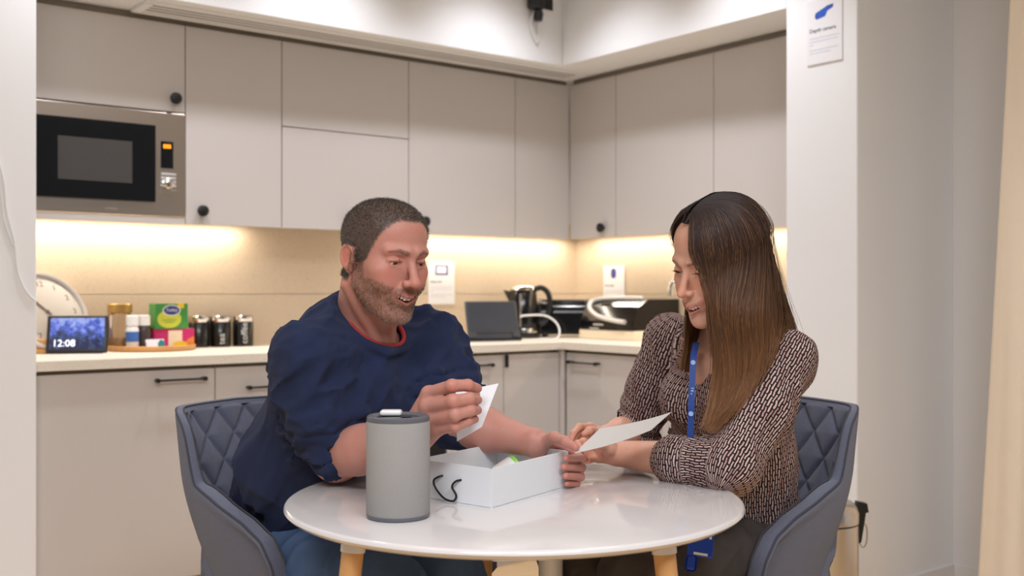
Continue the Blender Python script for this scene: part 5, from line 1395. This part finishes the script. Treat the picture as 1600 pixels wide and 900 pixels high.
for zz, ww in ((.031, .026), (.023, .018)): MB().m(MAT['tgreen']).box((-.008-ww, -.0392, zz), (-.008+ww, -.0386, zz+.0028)).build('print_line', t)
MB().m(MAT['yellow']).box((.022, -.0388, .076), (.046, .02, .0938)).build('yellow_flash', t)
# canisters
MAT['can'] = mat('black_canister', rgb(22, 22, 22), .25, coat=.2)
for x, y, tx_, lab in ((1.566, 3.985, None, 'black canister half hidden behind the tea boxes, steel lid'), (1.648, 3.975, 'tea', 'black canister lettered tea, middle one of three'), (1.740, 3.972, 'coffee', 'black canister lettered coffee, beside the man')):
    t = thing('canister', lab, 'canister', (x, y, WZ), 0, 'black kitchen canisters')
    MB().m(MAT['can']).lathe([(.037, 0), (.040, .003), (.040, .094), (.038, .097)], 40).build('body', t, smooth=True)
    MB().m(MAT['chrome']).lathe([(.039, .0965), (.040, .099), (.040, .117), (.037, .120), (.0005, .1205)], 40).build('lid', t, smooth=True)
    if tx_:
        me = text('lettering', tx_, .034, MAT['white'], t, Matrix.Identity(4), align='LEFT')
        f0 = R_(-90-14)                                                  # wrap the word round the can, reading upwards
        for vv in me.data.vertices:
            x0, y0, z0 = vv.co; a = f0-y0/.040*-1*-1; rr = .0404+z0; vv.co = (rr*math.cos(a), rr*math.sin(a), .010+x0)
# dark tablet on its stand
MAT['tabscreen'] = mat('dark_tablet_screen', rgb(58, 62, 70), .28, var=.06, scale=20); MAT['tabframe'] = mat('slate_tablet_frame', rgb(64, 66, 72), .45)
t = thing('tablet', 'dark grey tablet standing on the worktop in its stand', 'tablet', (2.770, 3.690, WZ), -.17)
Mt = frame((0, 0, .010), (1, 0, 0), (0, .24, .97))
MB().m(MAT['tabframe']).box((-.126, 0, -.010), (.126, .168, 0), .005, 2, M=Mt).build('frame', t, smooth=True)
MB().m(MAT['tabscreen']).box((-.116, .036, -.001), (.116, .160, .0006), M=Mt).build('screen', t)
MB().m(MAT['tabframe']).box((-.126, .004, .0), (-.088, .034, .006), .002, 1, M=Mt).box((.088, .004, 0), (.126, .034, .006), .002, 1, M=Mt).box((-.09, .026, 0), (.09, .034, .006), .002, 1, M=Mt).build('foot_bar', t)
MB().m(MAT['plastic']).box((-.135, -.012, 0), (.128, .075, .010), .003, 1).build('stand_base', t)
# white charging cable
cp = spl([(2.905, 3.684, 1.012), (2.93, 3.685, 1.018), (3.02, 3.66, 1.018), (3.06, 3.63, .99), (3.06, 3.60, .95), (3.03, 3.585, .918), (2.985, 3.60, .9135), (2.955, 3.63, .9135)], 8)
o = MB().m(MAT['white']).tube(cp, .0042, 8).build('charging_cable', smooth=True); tag(o, 'white charging cable looping from the tablet over the worktop', 'cable')
# kettle
t = thing('kettle', 'black and chrome electric kettle behind the tablet', 'kettle', (3.075, 3.880, WZ), YAW)
MB().m(MAT['plastic']).lathe([(.080, 0), (.082, .004), (.080, .020), (.070, .024)], 40).build('base', t, smooth=True)
MB().m(MAT['gloss']).lathe([(.076, .024), (.078, .03), (.074, .12), (.064, .205), (.058, .222)], 48).build('body', t, smooth=True)
MB().m(MAT['chrome']).lathe([(.0585, .221), (.059, .226), (.052, .236), (.030, .243), (.0005, .245)], 48).build('lid', t, smooth=True)
MB().m(MAT['chrome']).lathe([(.0795, .026), (.0795, .040), (.0785, .044)], 48, cap=False).build('trim_band', t, smooth=True)
MB().m(MAT['gloss']).poly([(-.052, -.022, .215), (-.052, .022, .215), (-.092, 0, .222), (-.064, -.018, .165), (-.064, .018, .165)], [(0, 2, 3), (1, 4, 2), (0, 1, 2), (3, 2, 4), (0, 3, 4, 1)]).build('spout', t)
hp = spl([(.048, 0, .222), (.085, 0, .232), (.118, 0, .205), (.124, 0, .150), (.108, 0, .085), (.080, 0, .062)], 8)
MB().m(MAT['plastic']).tube(hp, [.013]*len(hp), 12).build('handle', t, smooth=True)
MB().m(MAT['chrome']).box((-.016, -.0775, .05), (-.006, -.066, .205), .002, 1).build('gauge_strip', t)
# toaster
t = thing('toaster', 'black and chrome toaster in the corner of the worktop', 'toaster', (3.310, 3.862, WZ), -.75)
def arch(x0, x1, w_, h, mt, dz=0, n=14):
    o = [(-w_/2, .012+dz)]+[(-w_/2*math.cos(a)**.55 if math.cos(a) > 0 else w_/2*(-math.cos(a))**.55, .02+dz+(h-.02)*(.55+.45*math.sin(a))) for a in np.linspace(0, math.pi, n)]+[(w_/2, .012+dz)]
    b = MB().m(mt); N = len(o); b.poly([(x0, y, z) for y, z in o]+[(x1, y, z) for y, z in o], [tuple(range(N)), tuple(reversed(range(N, 2*N)))]+[(i, N+i, N+(i+1) % N, (i+1) % N) for i in range(N)]); return b
arch(-.105, .105, .160, .172, MAT['gloss']).build('body', t, smooth=True, ang=35)
arch(-.118, -.104, .170, .180, MAT['plastic']).build('end_cap', t, smooth=True, ang=35); arch(.104, .118, .170, .180, MAT['plastic']).build('end_cap', t, smooth=True, ang=35)
MB().m(MAT['chrome']).box((-.10, -.048, .1705), (.10, -.018, .1765)).box((-.10, .018, .1705), (.10, .048, .1765)).build('slot_trim', t)
MB().m(MAT['chrome']).box((-.132, -.014, .105), (-.117, .014, .118), .003).build('lever', t)
MB().m(MAT['chrome']).lathe([(.012, 0), (.012, .012), (.0005, .013)], 20, M=frame((-.118, 0, .055), (0, 1, 0), (0, 0, 1)) @ Matrix.Rotation(math.pi, 4, 'Y')).build('dial', t, smooth=True)
for sx in (-1, 1):
    for sy in (-1, 1): MB().m(MAT['plastic']).box((sx*.09-.012, sy*.06-.01, 0), (sx*.09+.012, sy*.06+.01, .014)).build('foot', t)
# contact grill on a cream riser
o = thing('cream_riser', 'cream board box under the black contact grill', 'riser', (3.385, 3.500, WZ)); MB().m(MAT['cream']).box((-.140, -.180, 0), (.140, .180, .042), .003, 1).build('riser', o)
t = thing('contact_grill', 'black contact grill with curved silver handle on a riser', 'grill', (3.395, 3.495, WZ+.0425))
MB().m(MAT['gloss']).poly([(-.150, -.170, 0), (.135, -.170, 0), (.135, -.170, .138), (-.055, -.170, .138), (-.115, -.170, .105), (-.150, -.170, .040),
    (-.150, .175, 0), (.135, .175, 0), (.135, .175, .138), (-.055, .175, .138), (-.115, .175, .105), (-.150, .175, .040)],
    [tuple(range(6)), tuple(reversed(range(6, 12)))]+[(i, 6+i, 6+(i+1) % 6, (i+1) % 6) for i in range(6)]).build('body', t)
hp = spl([(-.052, -.130, .141), (-.056, .02, .142), (-.070, .125, .138), (-.098, .160, .122), (-.128, .135, .092), (-.150, .06, .062), (-.160, -.04, .046), (-.163, -.130, .038)], 8)
b = MB().m(MAT['silver']); b.tube(hp, .0105, 12); b.build('handle', t, smooth=True)
MB().m(MAT['silver']).box((-.1535, .02, .020), (-.1500, .085, .027)).build('badge_strip', t)
MB().m(MAT['silver']).box((-.1535, .05, .003), (-.1500, .11, .009)).build('badge_strip', t)
t = thing('white_mug', 'white mug standing behind the left end of the grill', 'mug', (3.490, 3.800, WZ)); MB().m(MAT['white']).lathe([(.034, 0), (.037, .003), (.040, .135), (.037, .135), (.034, .010), (.0005, .009)], 32, cap=False).build('cup', t, smooth=True)
MB().m(MAT['white']).tube(spl([(.038, 0, .11), (.064, 0, .105), (.066, 0, .05), (.037, 0, .035)], 6), .0055, 8, M=Matrix.Rotation(-2.2, 4, 'Z')).build('handle', t, smooth=True)
# tap
t = thing('kitchen_tap', 'chrome gooseneck tap behind the woman\'s face', 'tap', (3.455, 2.960, WZ))
MB().m(MAT['chrome']).lathe([(.026, 0), (.026, .012), (.018, .020)], 24).tube(spl([(0, 0, .01), (0, 0, .20), (-.008, .01, .245), (-.05, .06, .262), (-.12, .150, .262), (-.15, .185, .250), (-.157, .193, .225), (-.157, .193, .195)], 8), .012, 14).build('spout', t, smooth=True)
MB().m(MAT['chrome']).tube([(.0, -.02, .05), (0, -.075, .075)], .007, 10).build('lever', t, smooth=True)
# information cards: printed board with a drawing, a heading and lines of small print; the QR square is left out
def info_card(name, label, M, w_, h, heading, lines, hsz, draw):
    t = thing(name, label, 'sign', M.translation); Mi = M.copy(); Mi.translation = (0, 0, 0)
    MB().m(MAT['paper']).box((-w_/2, -h/2, 0), (w_/2, h/2, .004), .0006, 1, M=Mi).build('board', t)
    text('heading', heading, hsz, MAT['inkdark'], t, Mi @ Matrix.Translation((-w_*.42, h*.02, .0043)), align='LEFT')
    for y, wl in lines:
        MB().m(MAT['inkfaint']).box((-w_*.42, h*y-.0012, .0040), (-w_*.42+w_*wl, h*y+.0012, .0044), M=Mi).build('print_line', t)
    draw(t, Mi); return t
def d_tablet(t, M):
    b = MB().m(MAT['navyink'])
    for lo, hi in (((-.030, .074), (.030, .079)), ((-.034, .035), (.034, .042)), ((-.034, .04), (-.028, .078)), ((.026, .04), (.034, .078))): b.box(lo+(.004,), hi+(.0046,), M=M)
    b.build('tablet_drawing', t)
def d_speaker(t, M):
    b = MB().m(MAT['navyink']); b.prism([(.018*math.cos(a), .062+.024*math.copysign(abs(math.sin(a))**.5, math.sin(a))) for a in np.linspace(0, 2*math.pi, 28, endpoint=False)], .004, .0046, M=M); b.build('speaker_drawing', t)
def d_cam(t, M):
    MB().m(MAT['blueink']).prism([(-.036, .047), (-.034, .062), (.012, .079), (.036, .081), (.034, .070), (.012, .062), (.004, .046), (-.030, .040)], .004, .0046, M=M).build('camera_drawing', t)
    MB().m(MAT['navyink']).prism([(-.036, .047), (-.034, .060), (-.028, .058), (-.029, .042)], .0046, .0050, M=M).prism([(.012, .079), (.036, .081), (.034, .076), (.014, .073)], .0046, .0050, M=M).build('shading', t)
L3 = [(-.10, .84), (-.15, .80), (-.20, .12), (-.28, .82), (-.33, .60)]
info_card('info_card', 'white information card with tablet drawing beside the man\'s face', onback(2.731, 1.165, 4.0470), .144, .197, 'Smart hub', L3, .0145, d_tablet)
info_card('info_card', 'white information card with speaker drawing above the grill', onright(3.767, 1.150, 3.5470), .146, .200, 'Smart plug', L3, .0145, d_speaker)
info_card('info_card', 'white Depth camera information card on the column', onright(2.160, 1.990, 2.9898), .138, .216, 'Depth camera', L3, .0180, d_cam)
# sensor, wall plate and cable on the bulkhead
t = thing('wall_sensor', 'black sensor camera hanging on the white bulkhead', 'camera', (2.820, 3.470, 2.360))
MB().m(MAT['plastic']).box((-.034, -.025, -.055), (.034, .025, .11), .014, 3).build('housing', t, smooth=True)
MB().m(MAT['plastic']).lathe([(.017, 0), (.022, .03), (.014, .05)], 24, c=(.012, 0, -.100)).build('ball_joint', t, smooth=True)
MB().m(MAT['plastic']).box((-.012, .02, .02), (.012, .031, .08), .002, 1).build('bracket', t)
o = MB().m(MAT['white']).tube(spl([(2.815, 3.475, 2.30), (2.805, 3.487, 2.25), (2.825, 3.492, 2.195), (2.846, 3.492, 2.175), (2.852, 3.49, 2.22), (2.846, 3.48, 2.285)], 8), .0035, 8).build('sensor_cable', smooth=True); tag(o, 'thin white cable loop under the black sensor', 'cable')
t = thing('wall_plate', 'white wall plate with black socket beside the sensor', 'socket', (2.890, 3.500, 2.375))
MB().m(MAT['white']).box((-.055, -.012, -.078), (.055, 0, .078), .003, 2).build('plate', t); MB().m(MAT['gloss']).box((-.010, -.0145, -.055), (.036, -.0118, .05), .001, 1).build('socket', t)
# fairy-light wire on the left wall
def lw(px, py): 
    r = (px-800)/1667; d = LY/(.790+r*-.613); return (d*(.613+r*.790), LY-.004, 1.12-(py-457)/1667*d)
o = MB().m(MAT['white']).tube(spl([lw(-30, 190), lw(2, 268), lw(10, 330), lw(22, 380), lw(26, 420), lw(36, 448), lw(46, 462), lw(55, 470)], 8), .0028, 8).build('string_light_wire', smooth=True); tag(o, 'thin white wire drooping down the left wall', 'wire')
o = MB().m(MAT['white']).tube(spl([lw(-30, 215), lw(-2, 290), lw(6, 345), lw(20, 384)], 8), .0024, 8).build('string_light_wire', smooth=True); tag(o, 'second thin white wire joining the first on the left wall', 'wire')
